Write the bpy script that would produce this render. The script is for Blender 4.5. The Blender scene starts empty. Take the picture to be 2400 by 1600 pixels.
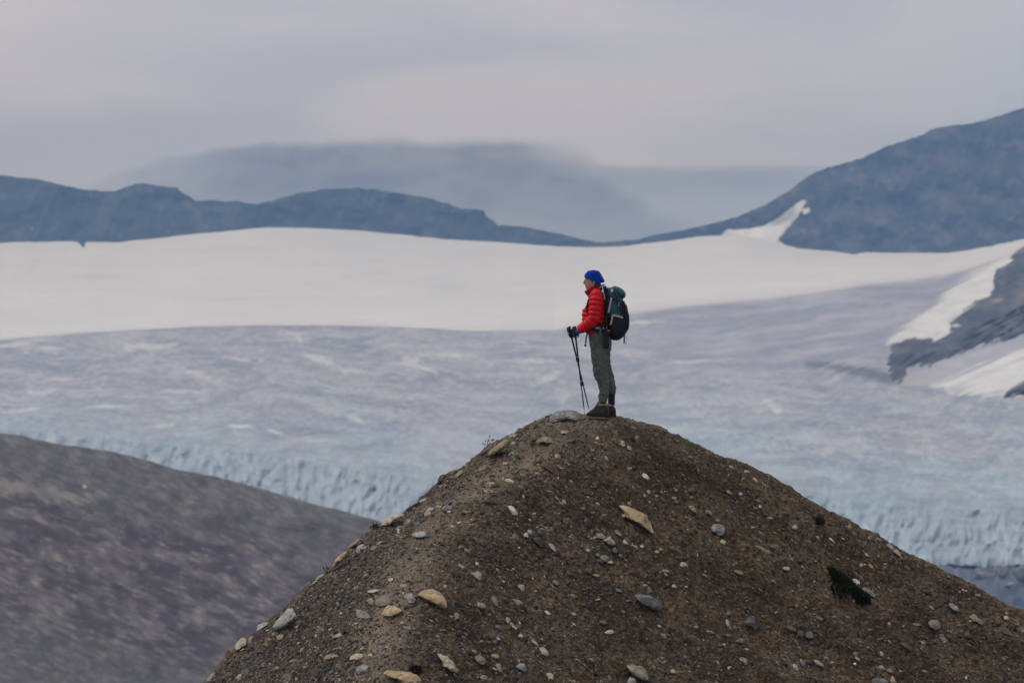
import bpy, bmesh, math, random
import numpy as np
from mathutils import Vector, Matrix

SC = bpy.context.scene
random.seed(7)
RNG = np.random.default_rng(11)

# ------------------------------------------------------------------ camera
F_PX = 200.0 / 36.0 * 2400.0          # 200 mm lens, photograph is 2400 x 1600
EYE_ROW = 1000.0                      # row of the photograph at eye level
PITCH = math.atan((EYE_ROW - 800.0) / F_PX)
CAM_Y = -67.0
cam_data = bpy.data.cameras.new("camera")
cam = bpy.data.objects.new("camera", cam_data)
SC.collection.objects.link(cam)
SC.camera = cam
cam.location = (0, CAM_Y, 0)
cam.rotation_euler = (math.radians(90) + PITCH, 0, 0)
cam_data.lens = 200
cam_data.sensor_width = 36
cam_data.clip_start = 1
cam_data.clip_end = 60000
cam_data.dof.use_dof = True
cam_data.dof.focus_distance = 67
cam_data.dof.aperture_fstop = 5.6

# ------------------------------------------------------------------ world, sun, exposure
SUN_EL = math.radians(56)
SUN_DIR = Vector((-0.80, 0.30, 0)).normalized()
SUN_ROT = math.atan2(SUN_DIR.x, SUN_DIR.y) % (2 * math.pi)
world = bpy.data.worlds.new("World")
SC.world = world
world.use_nodes = True
wn, wl = world.node_tree.nodes, world.node_tree.links
wn.clear()


def N(nodes, kind, **kw):
    n = nodes.new(kind)
    for k, v in kw.items():
        setattr(n, k, v)
    return n


def mixc(nodes, links, fac, a, b, blend='MIX'):
    n = nodes.new('ShaderNodeMix')
    n.data_type = 'RGBA'
    n.blend_type = blend
    for sock, val in ((n.inputs[0], fac), (n.inputs[6], a), (n.inputs[7], b)):
        if hasattr(val, 'is_linked'):
            links.new(val, sock)
        elif isinstance(val, (int, float)):
            sock.default_value = val
        else:
            sock.default_value = (*val, 1)
    return n.outputs[2]


def mathn(nodes, links, op, a, b=None, clamp=False):
    n = nodes.new('ShaderNodeMath')
    n.operation = op
    n.use_clamp = clamp
    for sock, val in ((n.inputs[0], a), (n.inputs[1], b)):
        if val is None:
            continue
        if hasattr(val, 'is_linked'):
            links.new(val, sock)
        else:
            sock.default_value = val
    return n.outputs[0]


def smooth(nodes, links, x, lo, hi):
    n = nodes.new('ShaderNodeMapRange')
    n.interpolation_type = 'SMOOTHSTEP'
    links.new(x, n.inputs[0])
    n.inputs[1].default_value = lo
    n.inputs[2].default_value = hi
    return n.outputs[0]


w_out = N(wn, 'ShaderNodeOutputWorld')
w_bg = N(wn, 'ShaderNodeBackground')
w_bg.inputs[1].default_value = 0.1
wl.new(w_bg.outputs[0], w_out.inputs[0])
w_sky = N(wn, 'ShaderNodeTexSky', sky_type='NISHITA', sun_disc=False)
w_sky.sun_elevation = SUN_EL
w_sky.sun_rotation = SUN_ROT
w_tc = N(wn, 'ShaderNodeTexCoord')
w_sep = N(wn, 'ShaderNodeSeparateXYZ')
wl.new(w_tc.outputs['Generated'], w_sep.inputs[0])
DX, DZ = w_sep.outputs[0], w_sep.outputs[2]


def w_noise(scale, detail, rough=0.5, seed=0.0, dist=0.0):
    m = N(wn, 'ShaderNodeMapping')
    m.inputs['Scale'].default_value = scale
    m.inputs['Location'].default_value = (seed, seed * 0.7, seed * 1.3)
    wl.new(w_tc.outputs['Generated'], m.inputs[0])
    t = N(wn, 'ShaderNodeTexNoise')
    t.inputs['Scale'].default_value = 1
    t.inputs['Detail'].default_value = detail
    t.inputs['Roughness'].default_value = rough
    t.inputs['Distortion'].default_value = dist
    wl.new(m.outputs[0], t.inputs['Vector'])
    return t.outputs[0]


GREY, WARM, BLUE = (5.7, 5.8, 7.25), (7.5, 7.1, 7.7), (4.7, 6.0, 8.1)
n1 = smooth(wn, wl, w_noise((10, 10, 33), 5, 0.52, 3.1, 0.8), 0.36, 0.60)
c1 = mixc(wn, wl, n1, GREY, WARM)
gx = smooth(wn, wl, mathn(wn, wl, 'ADD', DX, mathn(wn, wl, 'MULTIPLY', w_noise((14, 14, 30), 2, 0.5, 8.0), 0.06)), 0.06, 0.15)
c2 = mixc(wn, wl, mathn(wn, wl, 'MULTIPLY', gx, 0.75), c1, BLUE)
# long darker band of cloud low over the range
band = mathn(wn, wl, 'MULTIPLY',
             smooth(wn, wl, mathn(wn, wl, 'ADD', DZ, mathn(wn, wl, 'MULTIPLY', w_noise((10, 10, 60), 3, 0.5, 1.7), 0.008)), 0.0505, 0.0465),
             smooth(wn, wl, DX, -0.03, 0.03))
c3 = mixc(wn, wl, mathn(wn, wl, 'MULTIPLY', band, 0.55), c2, (4.3, 5.3, 6.9))
# overcast brightens towards the zenith
zen = mathn(wn, wl, 'ADD', 1.0, mathn(wn, wl, 'MULTIPLY', mathn(wn, wl, 'MAXIMUM', DZ, 0.0), 0.75))
zc = N(wn, 'ShaderNodeCombineXYZ')
for i in range(3):
    wl.new(zen, zc.inputs[i])
c3 = mixc(wn, wl, smooth(wn, wl, DZ, 0.09, 0.4), c3, (4.0, 3.95, 4.1))      # even, neutral overcast overhead
c4 = mixc(wn, wl, 1.0, c3, zc.outputs[0], 'MULTIPLY')
c5 = mixc(wn, wl, 0.92, w_sky.outputs[0], c4)
wl.new(c5, w_bg.inputs[0])

sun_data = bpy.data.lights.new("sun", 'SUN')
sun_data.energy = 1.5
sun_data.angle = math.radians(14)
sun_data.color = (1.0, 0.97, 0.93)
sun = bpy.data.objects.new("sun", sun_data)
SC.collection.objects.link(sun)
to_sun = Vector((SUN_DIR.x * math.cos(SUN_EL), SUN_DIR.y * math.cos(SUN_EL), math.sin(SUN_EL)))
sun.rotation_euler = (-to_sun).to_track_quat('-Z', 'Y').to_euler()

SC.view_settings.view_transform = 'Standard'
SC.view_settings.look = 'None'
SC.view_settings.exposure = 0.0
SC.view_settings.gamma = 1.0
SC.view_settings.use_curve_mapping = False
SC.cycles.max_bounces = 6
SC.cycles.use_denoising = True


# ------------------------------------------------------------------ helpers
def pix(u, v, D):
    """World point seen at pixel (u, v) of the photograph at distance D in front of the camera."""
    u, v, D = np.broadcast_arrays(np.asarray(u, float), np.asarray(v, float), np.asarray(D, float))
    cx, cy = (u - 1200) / F_PX, (800 - v) / F_PX
    c, s = math.cos(PITCH), math.sin(PITCH)
    t = D / (c - cy * s)
    return np.stack([cx * t, D + CAM_Y, (s + cy * c) * t], -1)


_perm = np.random.default_rng(5).permutation(256)
_perm = np.concatenate([_perm, _perm, _perm])
_g = np.random.default_rng(6).normal(size=(256, 3))
_g /= np.linalg.norm(_g, axis=1, keepdims=True)


def pn(x, y, z=0.0):
    x, y, z = np.broadcast_arrays(np.asarray(x, float), np.asarray(y, float), np.asarray(z, float))
    xi, yi, zi = np.floor(x).astype(int), np.floor(y).astype(int), np.floor(z).astype(int)
    xf, yf, zf = x - xi, y - yi, z - zi
    fx, fy, fz = [t * t * t * (t * (t * 6 - 15) + 10) for t in (xf, yf, zf)]

    def corner(a, b, c):
        h = _perm[_perm[_perm[(xi + a) & 255] + ((yi + b) & 255)] + ((zi + c) & 255)]
        g = _g[h]
        return g[..., 0] * (xf - a) + g[..., 1] * (yf - b) + g[..., 2] * (zf - c)

    def L(a, b, t):
        return a + (b - a) * t
    return L(L(L(corner(0, 0, 0), corner(1, 0, 0), fx), L(corner(0, 1, 0), corner(1, 1, 0), fx), fy),
             L(L(corner(0, 0, 1), corner(1, 0, 1), fx), L(corner(0, 1, 1), corner(1, 1, 1), fx), fy), fz) * 1.5


def fbm(x, y, z=0.0, o=4, gain=0.5):
    r, a, f = 0.0, 1.0, 1.0
    for k in range(o):
        r = r + a * pn(np.asarray(x) * f + 17.3 * k, np.asarray(y) * f + 5.1 * k, np.asarray(z) * f)
        a *= gain
        f *= 2.03
    return r


def sstep(x, a, b):
    t = np.clip((np.asarray(x, float) - a) / (b - a), 0, 1)
    return t * t * (3 - 2 * t)


def curve(pts):
    p = np.array(pts, float)
    return lambda u: np.interp(u, p[:, 0], p[:, 1])


def signed_distance(u, v, poly):
    """Distance to a polygon, positive inside."""
    p = np.array(poly, float)
    q = np.roll(p, -1, 0)
    d = np.full(np.shape(u), 1e9)
    inside = np.zeros(np.shape(u), bool)
    for (ax, ay), (bx, by) in zip(p, q):
        ex, ey = bx - ax, by - ay
        t = np.clip(((u - ax) * ex + (v - ay) * ey) / (ex * ex + ey * ey + 1e-9), 0, 1)
        d = np.minimum(d, np.hypot(u - ax - t * ex, v - ay - t * ey))
        cond = ((ay > v) != (by > v)) & (u < (bx - ax) * (v - ay) / (by - ay + 1e-12) + ax)
        inside ^= cond
    return np.where(inside, d, -d)


def mesh_np(name, verts, faces, mat=None, smooth_shade=True, cols=None):
    """Mesh from arrays; faces is (n, k) or a list of such arrays."""
    me = bpy.data.meshes.new(name)
    verts = np.ascontiguousarray(np.asarray(verts, np.float32).reshape(-1, 3))
    groups = faces if isinstance(faces, list) else [faces]
    groups = [np.asarray(g, np.int32) for g in groups if len(g)]
    loops = np.concatenate([g.ravel() for g in groups])
    tot = np.concatenate([np.full(len(g), g.shape[1], np.int32) for g in groups])
    start = np.concatenate([[0], np.cumsum(tot)[:-1]]).astype(np.int32)
    me.vertices.add(len(verts))
    me.vertices.foreach_set('co', verts.ravel())
    me.loops.add(len(loops))
    me.loops.foreach_set('vertex_index', loops)
    me.polygons.add(len(tot))
    me.polygons.foreach_set('loop_start', start)
    me.polygons.foreach_set('loop_total', tot)
    me.update(calc_edges=True)
    if smooth_shade:
        me.polygons.foreach_set('use_smooth', np.ones(len(tot), bool))
    else:
        me.polygons.foreach_set('use_smooth', np.zeros(len(tot), bool))
    if cols is not None:
        set_cols(me, cols)
    if mat:
        me.materials.append(mat)
    return me


def set_cols(me, cols):
    at = me.color_attributes.new('col', 'FLOAT_COLOR', 'POINT')
    c = np.ones((len(me.vertices), 4), np.float32)
    c[:, :3] = np.asarray(cols, np.float32).reshape(-1, 3)
    at.data.foreach_set('color', c.ravel())


def link(name, me, parent=None, kind=None, label=None, cat=None, group=None):
    o = bpy.data.objects.new(name, me)
    SC.collection.objects.link(o)
    if parent is not None:
        o.parent = parent
        o.matrix_parent_inverse = parent.matrix_world.inverted()
    if kind:
        o['kind'] = kind
    if label:
        o['label'] = label
    if cat:
        o['category'] = cat
    if group:
        o['group'] = group
    return o


def grid_faces(nr, nc, flip=False):
    i = np.arange(nr * nc).reshape(nr, nc)
    a, b, c, d = i[:-1, :-1].ravel(), i[:-1, 1:].ravel(), i[1:, 1:].ravel(), i[1:, :-1].ravel()
    return np.stack([a, d, c, b] if not flip else [a, b, c, d], 1)


def lerp3(a, b, t):
    t = np.asarray(t)[..., None]
    return np.asarray(a) * (1 - t) + np.asarray(b) * t


def material(name, color=None, rough=0.9, attr=False, noise=None, bump=None, spec=0.3, metallic=0.0, coat=0.0, sheen=0.0):
    """Principled material: colour (or the 'col' attribute) times object-space noise, with noise bump.
    noise = (scale xyz, dark, bright); bump = (scale, strength, distance)."""
    m = bpy.data.materials.new(name)
    m.use_nodes = True
    nt = m.node_tree
    nd, lk = nt.nodes, nt.links
    b = nd['Principled BSDF']
    b.inputs['Roughness'].default_value = rough
    b.inputs['Specular IOR Level'].default_value = spec
    b.inputs['Metallic'].default_value = metallic
    b.inputs['Coat Weight'].default_value = coat
    b.inputs['Sheen Weight'].default_value = sheen
    tc = nd.new('ShaderNodeTexCoord')
    if attr:
        a = nd.new('ShaderNodeAttribute')
        a.attribute_name = 'col'
        col = a.outputs['Color']
    else:
        r = nd.new('ShaderNodeRGB')
        r.outputs[0].default_value = (*color, 1)
        col = r.outputs[0]
    if noise:
        sc, lo, hi = noise
        mp = nd.new('ShaderNodeMapping')
        mp.inputs['Scale'].default_value = sc if isinstance(sc, tuple) else (sc, sc, sc)
        lk.new(tc.outputs['Object'], mp.inputs[0])
        t = nd.new('ShaderNodeTexNoise')
        t.inputs['Scale'].default_value = 1
        t.inputs['Detail'].default_value = 4
        t.inputs['Roughness'].default_value = 0.6
        lk.new(mp.outputs[0], t.inputs['Vector'])
        mr = nd.new('ShaderNodeMapRange')
        mr.inputs[1].default_value, mr.inputs[2].default_value = 0.3, 0.7
        mr.inputs[3].default_value, mr.inputs[4].default_value = lo, hi
        lk.new(t.outputs[0], mr.inputs[0])
        cb = nd.new('ShaderNodeCombineXYZ')
        for i in range(3):
            lk.new(mr.outputs[0], cb.inputs[i])
        col = mixc(nd, lk, 1.0, col, cb.outputs[0], 'MULTIPLY')
    lk.new(col, b.inputs['Base Color'])
    if bump:
        sc, st, ds = bump
        t = nd.new('ShaderNodeTexNoise')
        t.inputs['Scale'].default_value = sc
        t.inputs['Detail'].default_value = 5
        t.inputs['Roughness'].default_value = 0.65
        lk.new(tc.outputs['Object'], t.inputs['Vector'])
        bp = nd.new('ShaderNodeBump')
        bp.inputs['Strength'].default_value = st
        bp.inputs['Distance'].default_value = ds
        lk.new(t.outputs[0], bp.inputs['Height'])
        lk.new(bp.outputs[0], b.inputs['Normal'])
    return m


# ------------------------------------------------------------------ the far landscape
RIDGE_TOP = [(-300, 390), (-100, 402), (0, 411), (44, 416), (99, 421), (143, 433), (194, 445), (269, 449), (296, 437), (323, 431), (357, 431),
             (391, 439), (410, 439), (415, 437), (422, 447), (439, 459), (459, 471), (490, 469), (524, 471), (558, 472),
             (605, 479), (646, 467), (697, 454), (748, 445), (800, 442), (835, 440.5), (870, 443), (923, 452), (982, 459),
             (1010, 467), (1045, 476), (1081, 489.6), (1109, 491), (1133, 493), (1140, 506), (1158, 518), (1168, 529),
             (1221, 530.6), (1273, 541), (1326, 551), (1361, 560), (1396, 567), (1449, 572), (1550, 590), (1650, 615)]
PEAK_TOP = [(1200, 600), (1300, 583), (1361, 574), (1396, 569), (1449, 566), (1501, 560), (1536, 550), (1600, 540), (1652, 528), (1698, 517), (1740, 503), (1796, 479),
            (1852, 445), (1898, 409), (1933, 395), (1986, 381), (2021, 370), (2080, 342), (2161, 317), (2175, 307), (2214, 296),
            (2266, 291), (2319, 279), (2372, 261), (2400, 253), (2500, 225), (2700, 180)]
SNOW_TOP = [(-300, 570), (0, 564), (68, 561), (136, 557.5), (173, 558), (187, 571), (195.6, 584.7), (199, 574.5), (204, 560), (231, 558),
            (252, 566), (282, 568), (306, 560), (360, 557), (408, 550.7), (462, 544), (503, 535), (561, 537), (612, 532),
            (646, 525), (697, 528.6), (731, 533.7), (800, 535.4), (852, 539), (905, 544.6), (916, 541), (958, 548),
            (986, 554.5), (1028, 554.5), (1116, 558.7), (1221, 567), (1326, 574.5), (1396, 577), (1466, 576), (1536, 567),
            (1600, 559), (1652, 548), (1705, 545), (1760, 548), (1824, 562), (1838, 573), (1866, 581), (1915, 586), (1951, 588), (2003, 596.5),
            (2049, 586), (2108, 591), (2214, 593), (2266, 587), (2319, 577), (2400, 559.7), (2700, 500)]
ICE_TOP = [(-300, 812), (0, 797), (102, 787), (204, 779), (340, 772), (476, 765), (612, 763), (800, 763), (840, 764), (1010, 769.7),
           (1112, 776), (1300, 774), (1400, 752), (1480, 733), (1600, 718), (1705, 708), (1810, 699), (1916, 685), (2021, 667),
           (2126, 657), (2214, 644), (2284, 626), (2319, 612), (2354, 602), (2400, 585), (2700, 500)]
ICEFALL = [(-300, 1000), (0, 1005), (260, 1030), (600, 1062), (900, 1110), (1300, 1160), (1800, 1150), (2100, 1185), (2400, 1200), (2700, 1210)]
TERMINUS = [(-300, 1333), (1800, 1335), (1950, 1338), (2150, 1330), (2230, 1318), (2270, 1325), (2400, 1320), (2700, 1330)]
fr, fp, fs, fi, ff, ft = map(curve, (RIDGE_TOP, PEAK_TOP, SNOW_TOP, ICE_TOP, ICEFALL, TERMINUS))

GROUND_Z = -77.0


def wide(a, b, st):
    """Columns: fine across the view, coarse far out to both sides."""
    return np.concatenate([np.arange(-9000, a, 60.0), np.arange(a, b, st), np.arange(b + 40, 11000, 60.0)])



def depth_ice(u, v):
    vt, vf, vi = ft(u), ff(u), fi(u)
    d_fall = 3080 + (vt - v) * 0.62
    d0 = 3080 + (vt - vf) * 0.62
    t = np.clip((vf - v) / (vf - vi), 0, 1.2)
    d_up = d0 + (5600 - d0) * (0.25 * t + 0.75 * t ** 1.6)
    return np.where(v > vf, d_fall, d_up)


def depth_snow(u, v):
    vi, vs = fi(u), smoothed(u, fs, 110)
    t = np.clip((vi - v) / np.maximum(vi - vs, 12), 0, 1.1)
    return 5640 + 3860 * t


def smoothed(u, f, w):
    return np.mean([f(u + k * w) for k in np.linspace(-1, 1, 21)], axis=0)


# --- mountains behind the snowfield
mat_rock = material('mountain_rock', attr=True, noise=((0.02, 0.012, 0.02), 0.75, 1.25), bump=(0.02, 0.3, 6), rough=0.95)


def massif(name, f_top, u0, u1, D0, snow_polys, tint):
    du = 2.4
    us = np.arange(u0, u1, du)
    if u0 < 0:
        us = np.concatenate([np.arange(-9000, u0, 40.0), us])
    else:
        us = np.concatenate([us, np.arange(u1 + 20, 11000, 40.0)])
    nr = 110
    s = np.linspace(0, 1, nr)[:, None]
    U = np.repeat(us[None], nr, 0)
    vb = np.maximum(f_top(us) + 70, 660)
    V = f_top(us)[None] * (1 - s) + vb[None] * s
    V = V + (pn(U / 9, 3.3) * 2.0 + pn(U / 31, 8.3) * 2.0) * (1 - s) ** 3
    up = vb[None] - V
    snow = np.zeros_like(U)
    for poly in snow_polys:
        snow = np.maximum(snow, sstep(signed_distance(U, V, poly) + 2.2 * pn(U / 7, V / 7, 9.0), -1.2, 1.2))
    calm = 1 - 0.92 * np.clip(sum(np.roll(snow, (a, b), (0, 1)) for a in (-4, 0, 4) for b in (-8, 0, 8)) / 9, 0, 1)
    D = D0 + 1.25 * up + calm * 40 * fbm(U / 110, V / 70, 2.2, 3) + calm * 10 * np.abs(pn(U / 25 + V / 60, V / 90, 7.7))
    P = pix(U, V, D)
    back = []
    for k, (dy, dz) in enumerate(((30, -8), (120, -70), (500, -420), (900, -800))):
        q = P[0].copy()
        q[:, 1] += dy
        q[:, 2] += dz
        back.append(q)
    allP = np.concatenate([np.array(back[::-1]), P], 0)
    n = fbm(U / 70, V / 40, 1.0, 5, 0.6)
    n2 = pn(U / 11, V / 8, 4.0)
    col = lerp3(tint[0], tint[1], sstep(n, -0.3, 0.5))
    col = lerp3(col, (0.16, 0.155, 0.15), 0.45 * sstep(n2 + 0.3 * n, 0.38, 0.85))
    gl = np.abs(fbm((U - 0.6 * V) / 34, V / 70, 15.0, 3))
    col = col * (0.85 + 0.4 * sstep(gl, 0.0, 0.4))[..., None]
    # lighter scree where snow lingers
    specks = sstep(pn(U / 6.5, V / 6, 31.0) * sstep(fbm(U / 60, V / 30, 12.0, 2), 0.0, 0.5), 0.42, 0.62)
    snow = np.maximum(snow, 0.4 * specks * sstep(V, f_top(U) + 40, f_top(U) + 70))
    col = lerp3(col, (0.80, 0.795, 0.80), snow)
    cols = np.concatenate([np.repeat(col[:1], 4, 0), col], 0)
    me = mesh_np(name, allP, grid_faces(nr + 4, len(us)), mat_rock, True, cols)
    return link(name, me, kind='structure')


GULLY = [(1690, 552), (1705, 536), (1723, 539), (1758, 536), (1793, 528), (1824, 510), (1852, 488), (1880, 468), (1889, 472),
         (1870, 507), (1845, 535), (1824, 560), (1838, 575), (1838, 600), (1690, 600)]
massif('mountain_ridge', fr, -300, 1640, 9300, [], ((0.022, 0.028, 0.034), (0.055, 0.056, 0.058)))
massif('mountain', fp, 1210, 2700, 9350, [GULLY, [(1878, 490), (1896, 486), (1899, 496), (1885, 503)]],
       ((0.026, 0.030, 0.036), (0.085, 0.07, 0.07)))

# --- snowfield
mat_snow = material('snow', attr=True, noise=((0.004, 0.002, 0.01), 0.965, 1.02), bump=(0.02, 0.15, 3), rough=0.8)
us = wide(-300, 2700, 4.0)
nr = 120
s = np.linspace(0, 1, nr)[:, None]
U = np.repeat(us[None], nr, 0)
top = fs(us) + pn(us / 6, 1.1) * 1.6 + pn(us / 17, 2.2) * 1.8
V = top[None] * (1 - s) + (fi(us)[None] + 4) * s
D = depth_snow(U, V)
D = D + 26 * fbm(U / 120, (fi(U) - V) / 34, 6.0, 3) * sstep(V, fs(U) - 2, fs(U) + 40)
D[0] += 60
P = pix(U, V, D)
col = np.ones(U.shape + (3,)) * np.array((0.735, 0.728, 0.738))
streak = fbm(U / 160, V / 9, 3.0, 5, 0.6)
col *= (1 + 0.05 * streak + 0.03 * fbm(U / 400, V / 60, 9.0, 3))[..., None]
dirt = sstep(fbm(U / 45 - V / 30, V / 3.5, 71.0, 4, 0.6) + 0.5 * fbm(U / 300, V / 70, 5.0, 2), 0.55, 1.1)
col = lerp3(col, (0.58, 0.57, 0.56), 0.30 * dirt)
for (a, b, w, h) in ((212, 649, 26, 5), (735, 664, 50, 4), (520, 700, 80, 3)):
    g = np.exp(-((U - a) / w) ** 2 - ((V - b) / h) ** 2) * (0.6 + 0.6 * pn(U / 14, V / 3, 3))
    col = lerp3(col, (0.5, 0.5, 0.5), np.clip(g, 0, 1) * 0.55)
# firn line: the snow greys and pinks as it thins towards the ice
edge = sstep(fi(U) - V, 26, 0) * sstep(U, 1000, 1250)
col = lerp3(col, (0.66, 0.60, 0.60), 0.75 * edge)
edge = sstep(fi(U) - V + 9 * fbm(U / 70, V / 6, 1, 3), 10, -4)
col = lerp3(col, (0.58, 0.57, 0.59), 0.6 * edge)
link('snowfield', mesh_np('snowfield', P, grid_faces(nr, len(us)), mat_snow, True, col), kind='structure')

# --- glacier
OUTCROP = [(2500, 540), (2450, 560), (2400, 577), (2379, 591), (2365, 616), (2335, 632), (2329, 651), (2328, 672), (2319, 696), (2287, 703), (2256, 731),
           (2217, 755), (2231, 762), (2228, 780), (2189, 799), (2168, 790), (2126, 797), (2091, 808), (2084, 832), (2080, 860),
           (2091, 888), (2108, 899), (2125, 880), (2122, 862), (2179, 857), (2217, 839), (2266, 822), (2319, 804), (2389, 790), (2500, 780)]
SPUR = [(2500, 520), (2400, 562), (2340, 606), (2284, 640), (2215, 688), (2185, 718), (2130, 758), (2085, 790), (2080, 802), (2126, 800),
        (2168, 795), (2189, 805), (2235, 785), (2225, 755), (2262, 735), (2290, 708), (2325, 700), (2335, 672), (2340, 636), (2370, 620), (2500, 560)]
LOWSNOW = [(2185, 903), (2240, 885), (2300, 858), (2400, 820), (2500, 800), (2500, 935), (2380, 930), (2260, 924)]
LOWGREY = [(2120, 880), (2180, 860), (2220, 842), (2320, 806), (2500, 780), (2500, 800), (2400, 815), (2300, 858), (2240, 885), (2185, 903), (2150, 900)]
WEDGE = [(1885, 850), (1960, 853), (2028, 857), (2075, 872), (2100, 897), (2060, 890), (2010, 882), (1950, 868)]
PATCHES = [(370, 812, 62, 9, 0), (30, 807, 60, 6, -9), (118, 817, 26, 5, 0), (95, 918, 34, 7, -4), (425, 917, 52, 5, -2), (752, 845, 36, 9, 20),
           (822, 868, 40, 5, 6), (966, 848, 30, 17, 28), (1000, 864, 22, 5, 10), (1040, 831, 66, 6, 1), (1250, 846, 52, 7, 0), (1290, 884, 32, 8, -22),
           (836, 982, 28, 7, 28), (700, 792, 14, 8, 60), (1640, 846, 75, 4, -3), (1818, 957, 20, 8, 35), (1795, 940, 15, 5, 0),
           (250, 951, 60, 4, -2), (455, 872, 24, 4, 5), (560, 842, 24, 4, 8), (380, 998, 26, 5, -6), (560, 998, 24, 5, 4), (640, 1010, 20, 4, 15),
           (60, 960, 36, 5, -6), (150, 888, 44, 3, -2), (690, 780, 40, 4, 0), (1215, 800, 30, 3, 4), (1500, 756, 60, 4, -4)]
mat_ice = material('glacier_ice', attr=True, noise=((0.05, 0.012, 0.05), 0.88, 1.12), bump=(0.05, 0.4, 4), rough=0.55)
us = wide(-300, 2700, 2.6)
nr = 330
s = np.linspace(0, 1, nr)[:, None]
U = np.repeat(us[None], nr, 0)
V = fi(us)[None] * (1 - s) + (ft(us) + 3 + 7 * fbm(us / 40, 0.5, 0.0, 3))[None] * s
D = depth_ice(U, V)
tf = (V - fi(U)) / (ff(U) - fi(U))
fall = sstep(V - ff(U) + 60 * fbm(U / 110, V / 45, 5.0, 3), -80, 70)
warp = 30 * pn(U / 140, V / 90, 2.0)
lean = 0.5 * pn(U / 70, V / 90, 12.0)
ul = U + 0.22 * V + 14 * pn(U / 60, V / 70, 2.0)
crev2 = np.abs(fbm(ul / 21, V / 120, 16.0, 2, 0.5))
gaps = sstep(fbm((ul + 0.25 * V * np.sign(pn(U / 80, V / 60, 3.3))) / 19, V / 40, 6.0, 3, 0.5), 0.30, 0.85) * sstep(fbm(U / 70, V / 45, 8.0, 2), -0.1, 0.35)
D = D + fall * (5 * gaps + 3 * crev2 + 1.5 * fbm(ul / 12, V / 60, 3.0, 2) + 8 * fbm(ul / 30, V / 36, 23.0, 2)) \
      + sstep(ff(U) - V, 20, 170) * sstep(V, fi(U), fi(U) + 120) * (9 * fbm(U / 60, V / 12, 9.0, 3) + 5 * np.abs(fbm(U / 14, V / 4.5, 19.0, 3)))
D[0] += 25
P = pix(U, V, D)
warp2 = fbm(U / 260, V / 130, 4.0, 3)
n = fbm(U / 190 + 0.9 * warp2, V / 26 + 1.2 * warp2, 1.0, 5, 0.62)
n2 = fbm(U / 52 + warp2, V / 10 + 1.3 * warp2, 21.0, 5, 0.68)
n3 = fbm(U / 300, V / 120, 41.0, 3)
n4 = fbm(U / 17 + 0.5 * warp2, V / 4.2, 61.0, 4, 0.7)
n5 = np.abs(fbm((U + 0.8 * V) / 30, V / 6 + 0.4 * warp2, 81.0, 4, 0.65))
col = lerp3((0.225, 0.25, 0.315), (0.49, 0.485, 0.515), sstep(0.62 * n + 0.24 * n2 + 0.50 * n4 + 0.5 * (0.35 - n5), -0.9, 0.95))
cyan = np.clip(sstep(V, 850, 1090) * (0.5 + 0.9 * n3) + 0.55 * fall, 0, 1)
col = lerp3(col, np.asarray(col) * np.array((0.86, 1.06, 1.10)) + 0.012, cyan)
col = lerp3(col, (0.33, 0.405, 0.46), (0.5 + 0.3 * fbm(ul / 12, V / 40, 91.0, 2)) * fall)
col = lerp3(col, (0.56, 0.57, 0.59), 0.5 * fall * sstep(fbm(ul / 11, V / 26, 95.0, 3, 0.6), 0.15, 0.7))
col = lerp3(col, (0.60, 0.58, 0.58), 0.55 * sstep(n4 + 0.45 * n2 + 0.2 * n, 0.55, 1.05) * (1 - fall))
col = lerp3(col, (0.13, 0.22, 0.31), 0.8 * fall * gaps)
right = sstep(U, 1420, 1600) * sstep(V, 905, 840)
flow = fbm((U + 1.2 * V) / 220, ((V - fi(U)) - 0.000 * U) / 16 + warp2, 51.0, 4, 0.55)
col = lerp3(col, lerp3((0.25, 0.265, 0.33), (0.43, 0.425, 0.475), sstep(flow, -0.6, 0.7)), 0.7 * right)
for (a, b, w, h, ang) in PATCHES:
    c_, s_ = math.cos(math.radians(ang)), math.sin(math.radians(ang))
    du_, dv_ = (U - a) * c_ + (V - b) * s_, -(U - a) * s_ + (V - b) * c_
    r = np.sqrt((du_ / w) ** 2 + (dv_ / h) ** 2) + 0.75 * fbm(U / 26, V / 5, 2.5, 3, 0.65)
    col = lerp3(col, (0.68, 0.67, 0.665), 0.72 * sstep(r, 1.35, 0.35))
for poly, c, soft in ((SPUR, (0.74, 0.72, 0.72), 5), (LOWGREY, (0.42, 0.42, 0.47), 4), (LOWSNOW, (0.74, 0.73, 0.73), 4), (WEDGE, (0.13, 0.13, 0.155), 5)):
    m = sstep(signed_distance(U, V, poly) + 13 * fbm((U + 1.6 * V) / 60, (V + 0.45 * U) / 9, 3.0, 3, 0.6), -1.6 * soft, 1.6 * soft)
    col = lerp3(col, c, m)
m = sstep(signed_distance(U, V, LOWSNOW) + 8, 0, 14) * sstep(pn((U + 1.7 * V) / 110, (V + 0.42 * U) / 9, 7.0), 0.1, 0.4)
col = lerp3(col, (0.40, 0.40, 0.44), 0.7 * m * sstep(signed_distance(U, V, LOWSNOW), 30, 6))
m = np.exp(-((U - 2138) / 26) ** 2 - ((V - 898) / 5) ** 2)
col = lerp3(col, (0.50, 0.42, 0.34), m)
col = lerp3(col, (0.62, 0.57, 0.57), 0.5 * sstep(V - fi(U), 10, 0) * sstep(U, 1100, 1300))
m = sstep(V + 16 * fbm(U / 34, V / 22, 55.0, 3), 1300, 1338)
col = lerp3(col, lerp3((0.12, 0.15, 0.20), (0.34, 0.31, 0.33), sstep(fbm(U / 16, V / 40, 57.0, 2), -0.1, 0.6)), 0.75 * m)
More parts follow.
